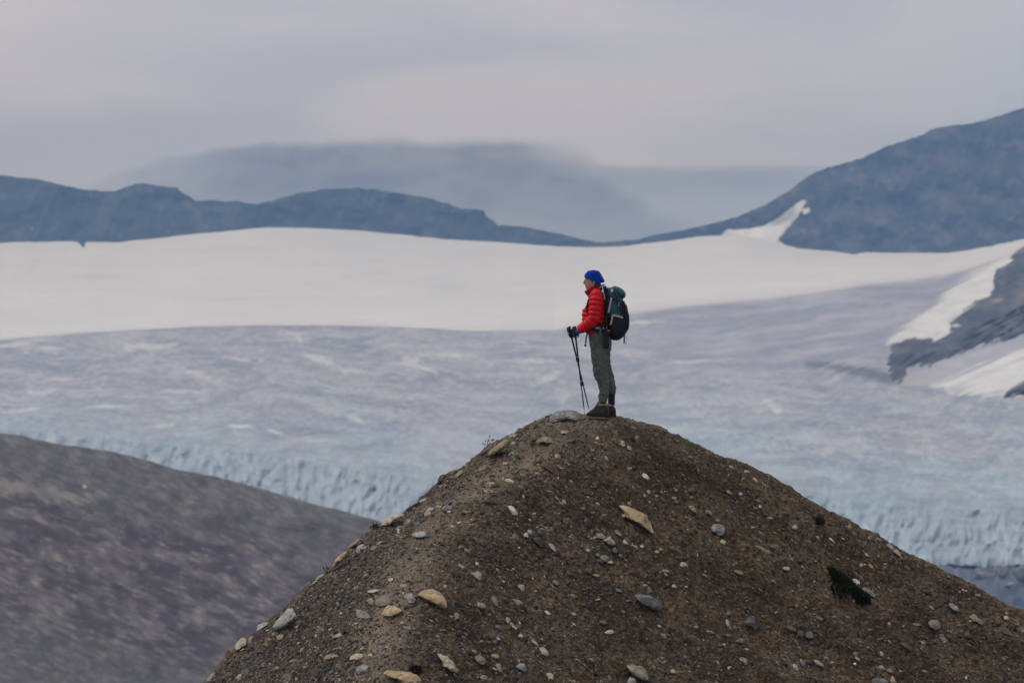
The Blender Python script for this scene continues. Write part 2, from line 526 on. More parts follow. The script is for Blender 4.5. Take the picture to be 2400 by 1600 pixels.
m = sstep(fbm(U / 150, V / 11, 63.0, 3, 0.55) + 0.3 * fbm(U / 40, V / 9, 65.0, 2), 0.25, 0.7) * sstep(V, 1090, 1160) * sstep(U, 1500, 1800)
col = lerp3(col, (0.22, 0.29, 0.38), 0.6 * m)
# ice cave at the tongue's snout: its shaded arc painted into the colour
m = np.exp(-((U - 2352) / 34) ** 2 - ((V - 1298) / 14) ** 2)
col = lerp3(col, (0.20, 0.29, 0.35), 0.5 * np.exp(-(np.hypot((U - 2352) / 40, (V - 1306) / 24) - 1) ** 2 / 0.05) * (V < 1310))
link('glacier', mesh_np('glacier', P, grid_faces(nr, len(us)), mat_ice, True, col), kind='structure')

# --- rock outcrops rising through the ice on the right


def outcrop(name, poly, u0, u1, v0, v1, k):
    us = np.arange(u0, u1, 1.8)
    vs = np.arange(v0, v1, 1.8)
    U, V = np.meshgrid(us, vs)
    sd = signed_distance(U, V, poly) + 7.0 * fbm((U + V) / 26, (V + 0.5 * U) / 8, 2.0, 3, 0.6)
    base = np.where(V > fi(U), depth_ice(U, V), depth_snow(U, V))
    D = base - k * np.clip(sd, -60, 160) + 26 * fbm(U / 40, V / 30, 4.0, 4) * sstep(sd, 0, 20)
    P = pix(U, V, D)
    f = grid_faces(len(vs), len(us))
    keep = (sd.ravel()[f] > -14).any(1)
    n = fbm(U / 40 + 0.5 * V / 40, V / 26, 14.0, 4, 0.6)
    col = lerp3((0.045, 0.048, 0.056), (0.105, 0.10, 0.10), sstep(n, -0.5, 0.6))
    n_s = fbm((U + 1.2 * V) / 50, (V + 0.5 * U) / 7, 44.0, 3, 0.6)
    col = lerp3(col, (0.55, 0.545, 0.56), 0.75 * sstep(n_s - 0.055 * np.clip(sd, 0, 40), 0.05, 0.4))
    col = lerp3(col, (0.26, 0.21, 0.17), 0.8 * np.exp(-((U - 2340) / 24) ** 2 - ((V - 704) / 5) ** 2) + 0.6 * np.exp(-((U - 2400) / 20) ** 2 - ((V - 690) / 8) ** 2))
    col = lerp3(col, (0.7, 0.69, 0.69), 0.8 * sstep(np.hypot((U - 2240) / 14, (V - 763) / 5) + 0.3 * n, 1.1, 0.6))
    link(name, mesh_np(name, P, f[keep], mat_rock, True, col), kind='structure')


outcrop('rock_outcrop', OUTCROP, 2050, 2520, 530, 925, 2.2)
outcrop('rock_outcrop', [(2520, 872), (2430, 880), (2395, 890), (2375, 903), (2357, 921), (2360, 930), (2385, 922), (2410, 928), (2520, 935)], 2335, 2530, 860, 950, 2.2)

# --- cloud-capped mountain far beyond the range
mat_far = material('far_rock', color=(0.10, 0.105, 0.12), noise=((0.003, 0.003, 0.006), 0.85, 1.15), rough=0.95)
nt = mat_far.node_tree
nd, lk = nt.nodes, nt.links
tc = nd.new('ShaderNodeTexCoord')
sx = nd.new('ShaderNodeSeparateXYZ')
lk.new(tc.outputs['Object'], sx.inputs[0])
nz = nd.new('ShaderNodeTexNoise')
nz.inputs['Scale'].default_value = 0.0035
nz.inputs['Detail'].default_value = 5
lk.new(tc.outputs['Object'], nz.inputs['Vector'])
nsub = mathn(nd, lk, 'SUBTRACT', nz.outputs[0], 0.5)
hz = mathn(nd, lk, 'ADD', sx.outputs[2], mathn(nd, lk, 'MULTIPLY', nsub, 62.0))
xr = mathn(nd, lk, 'ADD', sx.outputs[0], mathn(nd, lk, 'MULTIPLY', nsub, 260.0))
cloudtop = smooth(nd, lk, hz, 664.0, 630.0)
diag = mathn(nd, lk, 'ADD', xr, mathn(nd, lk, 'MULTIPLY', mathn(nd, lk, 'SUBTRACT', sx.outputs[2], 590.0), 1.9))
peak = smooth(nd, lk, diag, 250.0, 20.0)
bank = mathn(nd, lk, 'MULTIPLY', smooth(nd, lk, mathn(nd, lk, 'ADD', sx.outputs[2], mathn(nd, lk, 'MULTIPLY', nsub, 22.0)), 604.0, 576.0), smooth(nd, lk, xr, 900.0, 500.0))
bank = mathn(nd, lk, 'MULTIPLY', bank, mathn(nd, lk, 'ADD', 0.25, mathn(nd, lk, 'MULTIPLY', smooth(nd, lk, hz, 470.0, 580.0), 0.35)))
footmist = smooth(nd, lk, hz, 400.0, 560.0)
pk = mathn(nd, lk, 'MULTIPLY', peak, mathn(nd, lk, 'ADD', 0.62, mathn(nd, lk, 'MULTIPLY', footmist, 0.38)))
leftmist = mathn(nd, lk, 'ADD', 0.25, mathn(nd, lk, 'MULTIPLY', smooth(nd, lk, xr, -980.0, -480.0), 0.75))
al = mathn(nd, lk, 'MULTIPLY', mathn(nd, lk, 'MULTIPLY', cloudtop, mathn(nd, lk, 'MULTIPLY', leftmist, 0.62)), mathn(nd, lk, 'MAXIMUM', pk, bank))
at = nd.new('ShaderNodeAttribute')
at.attribute_name = 'col'
al = mathn(nd, lk, 'MULTIPLY', al, at.outputs['Fac'])
tr = nd.new('ShaderNodeBsdfTransparent')
mx = nd.new('ShaderNodeMixShader')
lk.new(al, mx.inputs[0])
lk.new(tr.outputs[0], mx.inputs[1])
lk.new(nd['Principled BSDF'].outputs[0], mx.inputs[2])
lk.new(mx.outputs[0], nd['Material Output'].inputs['Surface'])
FAR_TOP = [(100, 470), (200, 432), (260, 408), (340, 384), (430, 362), (520, 346), (620, 332), (800, 315), (1000, 300), (1200, 296), (1400, 318),
           (1700, 340), (1900, 372), (2100, 470)]
us = np.arange(100, 2100, 8.0)
nr = 110
s = np.linspace(0, 1, nr)[:, None]
U = np.repeat(us[None], nr, 0)
V = (curve(FAR_TOP)(us) - 8)[None] * (1 - s) + 620 * s
D = 12600 + 1.3 * (620 - V) + 90 * fbm(U / 160, V / 90, 2.0, 4)
P = pix(U, V, D)
back = P[:1] + np.array([0, 900, -700.0])
rim = sstep(V - V[:1] + 9 * fbm(U / 60, V / 14, 3.0, 3), 0, 24)
rim = np.repeat(np.concatenate([rim[:1] * 0, rim], 0)[..., None], 3, -1)
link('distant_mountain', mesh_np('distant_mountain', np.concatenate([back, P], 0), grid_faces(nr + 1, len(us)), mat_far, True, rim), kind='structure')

# --- heath-covered hillside on the left
HILL_TOP = [(-500, 925), (-150, 985), (0, 1014), (60, 1022), (130, 1040), (200, 1048), (260, 1057), (340, 1077), (420, 1101), (500, 1115), (580, 1135), (660, 1158),
            (740, 1182), (800, 1196), (880, 1218), (1000, 1252), (1200, 1310), (1500, 1400), (1800, 1500)]
fh = curve(HILL_TOP)
mat_heath = material('heath', attr=True, noise=((0.25, 0.08, 0.25), 0.75, 1.25), bump=(0.2, 0.5, 1.2), rough=0.95)
us = np.arange(-500, 1800, 3.0)
nr = 230
s = np.linspace(0, 1, nr)[:, None]
U = np.repeat(us[None], nr, 0)
vb = np.maximum(1660, fh(us) + 120)
V = (fh(us) + 1.6 * pn(us / 14, 0.4))[None] * (1 - s) + vb[None] * s
q = V - fh(U)
D = 1500 - 0.42 * q + 6 * fbm(U / 190, V / 90, 3.0, 2) + 2.5 * np.abs(fbm((U + 0.9 * V) / 150, (V - 0.4 * U) / 60, 8.0, 2)) + 0.4 * fbm(U / 12, V / 9, 9.0, 2)
P = pix(U, V, D)
along = U + 0.3 * V
across = V - 0.40 * U
w3 = fbm(U / 150, V / 80, 33.0, 3)
n = fbm(along / 120, across / 30 + 0.8 * w3, 1.0, 5, 0.6)
n2 = fbm(along / 34, across / 9 + 0.5 * w3, 7.0, 4, 0.65)
col = lerp3((0.058, 0.043, 0.051), (0.132, 0.106, 0.108), sstep(n + 0.5 * n2, -0.5, 0.6))
greyz = np.clip(sstep(q + 70 * w3, 190, 40) + sstep(V - 0.27 * U + 55 * n, 1395, 1470), 0, 1)
col = lerp3(col, lerp3((0.090, 0.086, 0.082), (0.142, 0.134, 0.124), sstep(n2, -0.6, 0.6)) * (1 - 0.18 * sstep(V, 1420, 1500))[..., None], 0.9 * greyz)
streaks = sstep(n2 + 0.4 * n, 0.30, 0.8) * (1 - 0.6 * greyz)
col = lerp3(col, (0.25, 0.215, 0.19), 0.7 * streaks)
n6 = fbm(along / 13, across / 5, 27.0, 3, 0.7)
col = col * (1.0 + 0.13 * n6)[..., None]
tan = sstep(signed_distance(U, V, [(-60, 1110), (40, 1124), (120, 1136), (220, 1166), (228, 1188), (190, 1182), (90, 1170), (30, 1158), (-60, 1140)]) + 16 * n2 + 8 * w3, -8, 14)
col = lerp3(col, (0.225, 0.195, 0.168), 0.75 * tan)
dark = sstep(signed_distance(U, V, [(228, 1170), (262, 1172), (275, 1188), (262, 1200), (232, 1196)]) + 8 * n2, -5, 6)
col = lerp3(col, (0.065, 0.072, 0.068), 0.8 * dark)
gul = np.exp(-((U - (150 + 0.36 * (V - 1050))) / 4.5) ** 2) * sstep(V, 1050, 1070) * sstep(V, 1140, 1120)
col = lerp3(col, (0.085, 0.075, 0.075), 0.7 * gul)
bush = 0.5 * sstep(pn(U / 6, V / 4.5, 77.0), 0.55, 0.8) * sstep(fbm(U / 90, V / 50, 3.0, 2), -0.1, 0.3)
col = lerp3(col, (0.055, 0.068, 0.06), 0.6 * bush)
col = lerp3(col, (0.6, 0.6, 0.6), 0.8 * sstep(np.hypot((U - 198) / 4.5, (V - 1139) / 3), 1.2, 0.6))
back = [P[0] + np.array([0, 60, -6.0]), P[0] + np.array([0, 300, -70.0]), P[0] + np.array([0, 420, -130.0])]
foot = P[-1] + np.array([0, -80, -60.0])
allP = np.concatenate([np.array(back[::-1]), P, foot[None]], 0)
allc = np.concatenate([np.repeat(col[:1], 3, 0), col, col[-1:]], 0)
link('hillside', mesh_np('hillside', allP, grid_faces(nr + 4, len(us)), mat_heath, True, allc), kind='structure')

# --- valley floor and rubble below the snout
mat_floor = material('outwash_gravel', color=(0.16, 0.155, 0.15), noise=(0.02, 0.7, 1.25), bump=(0.05, 0.5, 2), rough=0.95)
g = np.linspace(-1, 1, 41)
X, Y = np.meshgrid(g * 9000, np.linspace(-900, 15500, 41))
Z = GROUND_Z - 1.5 + 0.4 * fbm(X / 900, Y / 900)
link('ground', mesh_np('ground', np.stack([X, Y, Z], -1), grid_faces(41, 41, True), mat_floor), kind='structure')
mat_rubble = material('haze_blue_rubble', attr=True, noise=((0.4, 0.15, 0.4), 0.7, 1.3), bump=(0.5, 0.6, 0.6), rough=0.8)
us = np.arange(900, 3300, 4.0)
vs = np.concatenate([np.arange(1312, 1480, 1.5), np.arange(1480, 2300, 30.0)])
U, V = np.meshgrid(us, vs)
P = pix(U, V, -GROUND_Z * F_PX / (V - EYE_ROW))
hgt = np.abs(fbm(U / 38, V / 9, 7.0, 4, 0.6))
P[..., 2] += 3.2 * hgt
n = fbm(U / 60, V / 22, 12.0, 4, 0.6)
col = lerp3((0.036, 0.050, 0.078), (0.095, 0.105, 0.130), sstep(n + 0.6 * hgt, -0.4, 0.7))  # blue of the distant haze painted into the dark rubble colour
col = lerp3(col, (0.34, 0.30, 0.32), 0.7 * sstep(fbm(U / 20, V / 34, 44.0, 3), 0.15, 0.7) * sstep(V, 1385, 1345) * sstep(U, 2140, 2260))  # pinkish upright patches: reflections of the ice front painted into the rubble
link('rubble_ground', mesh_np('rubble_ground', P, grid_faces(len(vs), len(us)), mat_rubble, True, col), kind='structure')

# --- blocks of fallen ice below the snout
mat_berg = material('berg_ice', attr=True, noise=((0.15, 0.15, 0.15), 0.8, 1.15), bump=(0.3, 0.5, 1.0), rough=0.6)

# ------------------------------------------------------------------ the moraine mound
S = 67.0 / F_PX                        # metres per photograph pixel at the hiker's distance
SIL = [(-1400, 3700), (-600, 2750), (0, 2080), (300, 1795), (420, 1668), (480, 1600), (511, 1570), (524, 1546), (549, 1526), (595, 1482), (628, 1459), (662, 1431), (690, 1406),
       (715, 1378), (753, 1350), (771, 1340), (815, 1291), (840, 1260), (884, 1234), (915, 1212), (953, 1198), (978, 1170), (1009, 1152),
       (1030, 1126), (1045, 1113), (1075, 1098), (1114, 1070), (1139, 1048), (1183, 1025), (1234, 999), (1272, 983), (1300, 975), (1340, 971), (1373, 970),
       (1405, 971), (1442, 974), (1480, 983), (1542, 999), (1583, 1016), (1634, 1037), (1692, 1067), (1743, 1085), (1800, 1112), (1853, 1142),
       (1923, 1187), (1956, 1202), (1989, 1220), (2024, 1239), (2060, 1254), (2101, 1283), (2142, 1304), (2195, 1330), (2229, 1349),
       (2249, 1362), (2297, 1378), (2331, 1400), (2400, 1432), (2600, 1530), (3000, 1740), (3600, 2070), (4600, 2650)]
CREST = [(900, 1440), (970, 1390), (1000, 1340), (1030, 1295), (1075, 1245), (1130, 1170), (1200, 1075), (1280, 1025), (1350, 990), (1400, 965), (1475, 942), (1600, 915), (1800, 870), (2600, 700), (3800, 400)]
_sil = np.array(SIL, float)


def f_sil(u):
    u = np.asarray(u, float)
    w = 9.0
    return np.mean([np.interp(u + k * w, _sil[:, 0], _sil[:, 1]) for k in (-1, -.5, 0, .5, 1)], axis=0)


f_crest = curve(CREST)


def mound_depth(u, v):
    x, z = (u - 1200) * S, (972 - v) * S
    uc = f_crest(v)
    xc = (uc - 1200) * S
    d = x - xc
    a, b, w = 0.70, 1.15, 0.24
    f = (a - b) / 2 * d + (a + b) / 2 * (np.sqrt(d * d + w * w) - w)
    yc = 0.64 * (xc - 0.95) + 1.36 * z
    vs = f_sil(u)
    q = np.maximum(v - vs, 0)
    y = yc + f - 0.12 + 0.32 * np.exp(-q / 3.5) + 0.25 * np.exp(-q / 30)
    return 67.0 + y


NRM = np.array((0.30, -0.58, 0.755))


def mound_disp(P):
    x, y, z = P[..., 0], P[..., 1], P[..., 2]
    # grain of the slope runs downhill to the right
    r = x * 0.75 - z * 0.5
    return (0.050 * fbm(x / 0.9, y / 0.9, z / 0.9, 3) + 0.022 * fbm(x / 0.22, y / 0.22, z / 0.22, 3, 0.6)
            + 0.030 * fbm((x * 0.6 + z * 0.8) / 0.13, y / 0.3, (x * 0.8 - z * 0.6) / 0.7, 2)
            + 0.024 * np.maximum(fbm(x / 0.05, y / 0.05, z / 0.05, 3, 0.6), -0.25))


u_a = np.concatenate([np.arange(-1400, 380, 60), np.arange(380, 2480, 2.2), np.arange(2480, 4600, 60)])
NF = 330
s = np.linspace(0, 1, NF)[:, None]
vs_a = f_sil(u_a)
vb_a = np.maximum(1660, vs_a + 40)
MU = np.repeat(u_a[None], NF, 0)
MV = vs_a[None] * (1 - s) + vb_a[None] * s
MP = pix(MU, MV, mound_depth(MU, MV))
damp = 0.8 + 0.2 * sstep(MV - vs_a[None], 0, 18)
feet = 1 - 0.8 * np.exp(-((MU - 1405) / 45) ** 2 - ((MV - 973) / 14) ** 2)
MP = MP + (mound_disp(MP) * damp * feet)[..., None] * NRM
du_, dv_ = np.gradient(MP, axis=1), np.gradient(MP, axis=0)
MN = np.cross(dv_, du_)
MN /= np.linalg.norm(MN, axis=-1, keepdims=True) + 1e-12
MN *= np.sign(-(MN[..., 1:2]) + 1e-9)
back = []
side = np.where(u_a < 1350, -0.45, 0.35) * sstep(np.abs(u_a - 1350), 40, 300)
for d in (0.06, 0.16, 0.35, 0.7, 1.4, 3, 7, 18, 60, 150):
    q = MP[0].copy()
    drop = 0.62 * d * sstep(d, -0.2, 0.8) + 0.12 * d
    q[:, 0] += side * d
    q[:, 1] += d
    q[:, 2] -= drop
    if d < 8:
        q[:, 2] += 0.03 * fbm(q[:, 0] / 0.3, q[:, 1] / 0.3, 0.0, 3)
    back.append(q)
front = []
for k, vv in enumerate((30, 90, 200, 420, 800, 1500)):
    V_ = vb_a + vv
    q = pix(u_a, V_, mound_depth(u_a, V_))
    q += (mound_disp(q))[:, None] * NRM
    front.append(q)
last = front[-1].copy()
for dy in (40, 150):
    q = last.copy()
    q[:, 1] -= dy
    q[:, 2] = np.maximum(q[:, 2] - dy * 0.6, GROUND_Z - 3)
    front.append(q)
allP = np.concatenate([np.array(back[::-1]), MP, np.array(front)], 0)
x, y, z = allP[..., 0], allP[..., 1], allP[..., 2]
allU = np.concatenate([np.repeat(u_a[None], len(back), 0), MU, np.repeat(u_a[None], len(front), 0)], 0)
allV = np.concatenate([np.repeat(vs_a[None], len(back), 0), MV, np.repeat(vb_a[None], len(front), 0)], 0)
n = fbm(x / 0.7, y / 0.7, z / 0.7, 4, 0.6)
n2 = fbm(x / 0.09, y / 0.09, z / 0.09, 3, 0.6)
r_al, r_ac = (x * 0.8 - z * 0.6), (x * 0.6 + z * 0.8)
n3 = fbm(r_ac / 0.28, y / 0.6, r_al / 1.3, 4, 0.6)
col = lerp3((0.078, 0.052, 0.030), (0.150, 0.103, 0.062), sstep(n + 0.5 * n3, -0.6, 0.6))
col = lerp3(col, (0.045, 0.034, 0.027), 0.7 * sstep(n2, 0.1, 0.7))
col = lerp3(col, (0.205, 0.165, 0.125), 0.35 * sstep(-n2, 0.35, 0.85))
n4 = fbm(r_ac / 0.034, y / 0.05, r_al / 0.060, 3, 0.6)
col = lerp3(col, (0.020, 0.014, 0.010), 0.8 * sstep(n4, 0.18, 0.62))  # near-black specks: shaded gaps between the grit painted into the soil colour
col = lerp3(col, (0.26, 0.20, 0.145), 0.45 * sstep(-n4, 0.35, 0.8))
trail_d = (allU - (f_crest(allV) - 45)) / 75
trail = np.exp(-trail_d ** 2) * sstep(allV, 985, 1060) * (0.75 + 0.5 * n)
col = lerp3(col, (0.255, 0.205, 0.155), np.clip(0.85 * trail, 0, 1))
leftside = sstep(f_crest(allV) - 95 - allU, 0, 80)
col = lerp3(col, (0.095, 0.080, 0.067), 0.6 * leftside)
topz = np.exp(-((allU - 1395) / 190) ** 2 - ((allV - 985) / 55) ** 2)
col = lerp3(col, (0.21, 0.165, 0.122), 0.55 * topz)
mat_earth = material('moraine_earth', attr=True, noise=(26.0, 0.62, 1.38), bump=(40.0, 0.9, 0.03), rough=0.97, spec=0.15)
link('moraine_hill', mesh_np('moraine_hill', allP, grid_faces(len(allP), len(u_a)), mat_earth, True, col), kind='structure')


def on_mound(u, v):
    """Surface point and normal of the mound where the photograph shows (u, v)."""
    u, v = np.asarray(u, float), np.asarray(v, float)
    ci = np.clip(np.interp(u, u_a, np.arange(len(u_a))), 0, len(u_a) - 1.001)
    vs_, vb_ = f_sil(u), np.maximum(1660, f_sil(u) + 40)
    ri = np.clip((v - vs_) / (vb_ - vs_), 0, 1) * (NF - 1.001)
    i0, j0 = ri.astype(int), ci.astype(int)
    fi_, fj_ = (ri - i0)[..., None], (ci - j0)[..., None]
    p = (MP[i0, j0] * (1 - fi_) * (1 - fj_) + MP[i0 + 1, j0] * fi_ * (1 - fj_) + MP[i0, j0 + 1] * (1 - fi_) * fj_ + MP[i0 + 1, j0 + 1] * fi_ * fj_)
    return p, MN[i0, j0]


def ico(sub):
    bm = bmesh.new()
    bmesh.ops.create_icosphere(bm, subdivisions=sub, radius=1.0)
    v = np.array([w.co[:] for w in bm.verts])
    f = np.array([[w.index for w in q.verts] for q in bm.faces])
    bm.free()
    return v, f


ICO = {k: ico(k) for k in (1, 2, 3, 4)}

STONE = {'slate': (0.105, 0.102, 0.097), 'dark': (0.036, 0.035, 0.035), 'grey': (0.21, 0.203, 0.188), 'pale': (0.35, 0.338, 0.312), 'white': (0.50, 0.48, 0.445),
         'cream': (0.46, 0.39, 0.29), 'tan': (0.31, 0.235, 0.155), 'olive': (0.20, 0.175, 0.125), 'orange': (0.37, 0.26, 0.15), 'rust': (0.115, 0.065, 0.043),
         'brown': (0.12, 0.085, 0.062), 'mauve': (0.20, 0.165, 0.16), 'blue': (0.265, 0.265, 0.258), 'pink': (0.36, 0.25, 0.19)}

# --- gravel: countless pebbles over the whole slope, one object
mat_stone = material('stone', attr=True, noise=(22.0, 0.72, 1.28), bump=(45.0, 0.45, 0.02), rough=0.86, spec=0.3)


def gravel(n, umin, umax, size_lo, size_hi, dens, seed, palette, prob, power=2.6):
    r = np.random.default_rng(seed)
    u = r.uniform(umin, umax, n * 3)
    v = r.uniform(965, 1655, n * 3)
    k = (v > f_sil(u) - 0.5)
    u, v = u[k], v[k]
    k = r.uniform(size=len(u)) < dens(u, v)
    u, v = u[k][:n], v[k][:n]
    p, nn = on_mound(u, v)
    size = size_lo + (size_hi - size_lo) * r.uniform(size=len(u)) ** power
    bv, bf = ICO[1]
    m = len(u)
    V = bv[None] * (1 + 0.32 * r.normal(size=(m, len(bv), 1)).clip(-1.3, 1.3))
    V = V * np.stack([r.uniform(0.9, 1.8, m), r.uniform(0.5, 0.95, m), r.uniform(0.3, 0.7, m)], 1)[:, None]
    # long axis lies along the slope, mostly pointing downhill to the right
    t = np.stack([np.ones(m), np.zeros(m), -0.65 + 0.0 * u], 1) + 0.4 * r.normal(size=(m, 3))
    leftish = (u < f_crest(v) - 40)
    t[leftish] = np.array((0.8, 0.1, 0.5)) + 0.7 * r.normal(size=(leftish.sum(), 3))
    nn = nn + 0.45 * r.normal(size=(m, 3))
    nn /= np.linalg.norm(nn, axis=1, keepdims=True)
    t -= nn * (t * nn).sum(1, keepdims=True)
    t /= np.linalg.norm(t, axis=1, keepdims=True)
    b = np.cross(nn, t)
    W = V[..., :1] * t[:, None] + V[..., 1:2] * b[:, None] + V[..., 2:] * nn[:, None]
    W = W * size[:, None, None] * 0.5 + p[:, None] + nn[:, None] * (size * 0.04)[:, None, None]
    c = np.array([STONE[q] for q in palette])[r.choice(len(palette), m, p=np.array(prob) / sum(prob))]
    c = c * r.uniform(0.6, 1.2, (m, 1))
    C = np.repeat(c[:, None], len(bv), 1) * r.uniform(0.85, 1.15, (m, len(bv), 1))
    Fc = bf[None] + (np.arange(m) * len(bv))[:, None, None]
    return W.reshape(-1, 3), Fc.reshape(-1, 3), C.reshape(-1, 3)


def d_left(u, v):
    return np.clip(0.15 + sstep(f_crest(v) - 70 - u, -20, 80) + 0.9 * sstep(140 - (v - f_sil(u)), 0, 120) * sstep(u, 1700, 1950), 0, 1)


def d_face(u, v):
    a = fbm((u + 1.1 * v) / 60 * 0.35, (v - 0.75 * u) / 60, 3.0, 3)
    return np.clip(0.28 + 0.7 * sstep(a, 0.0, 0.6) + 0.25 * sstep(v - f_sil(u), 60, 0), 0, 1)


parts = [gravel(30000, 430, 1420, 0.010, 0.048, d_left, 1, ['slate', 'dark', 'grey', 'brown', 'tan', 'rust', 'cream', 'olive'], [3.2, 4.5, 2.2, 4.5, 1.4, 1.4, .5, 2]),
         gravel(36000, 800, 2460, 0.008, 0.036, d_face, 2, ['slate', 'dark', 'grey', 'brown', 'tan', 'rust', 'cream', 'blue'], [2.4, 6, 1.4, 6, 1.0, .7, .3, .2]),
         gravel(1900, 500, 2460, 0.030, 0.075, lambda u, v: np.clip(0.5 + 0.5 * d_left(u, v), 0, 1), 3, ['slate', 'dark', 'grey', 'brown', 'tan', 'cream', 'mauve', 'blue'], [3, 2.5, 2.2, 2.5, 1.2, .7, .8, .7], 3.0)]
off, GV, GF, GC = 0, [], [], []
for a, b, c in parts:
    GV.append(a)
    GF.append(b + off)
    GC.append(c)
    off += len(a)
link('gravel', mesh_np('gravel', np.concatenate(GV), np.concatenate(GF), mat_stone, False, np.concatenate(GC)), kind='stuff')

# --- every larger stone, traced one by one
#   (view, x, y, width, height, angle, colour, shape[, outline]) in the enlarged views A..F of the photograph
VIEWS = {'A': (1200, 920), 'B': (800, 920), 'C': (450, 1200), 'D': (1000, 1200), 'E': (1500, 1200), 'F': (1800, 1200)}
ZOOM = 3.92
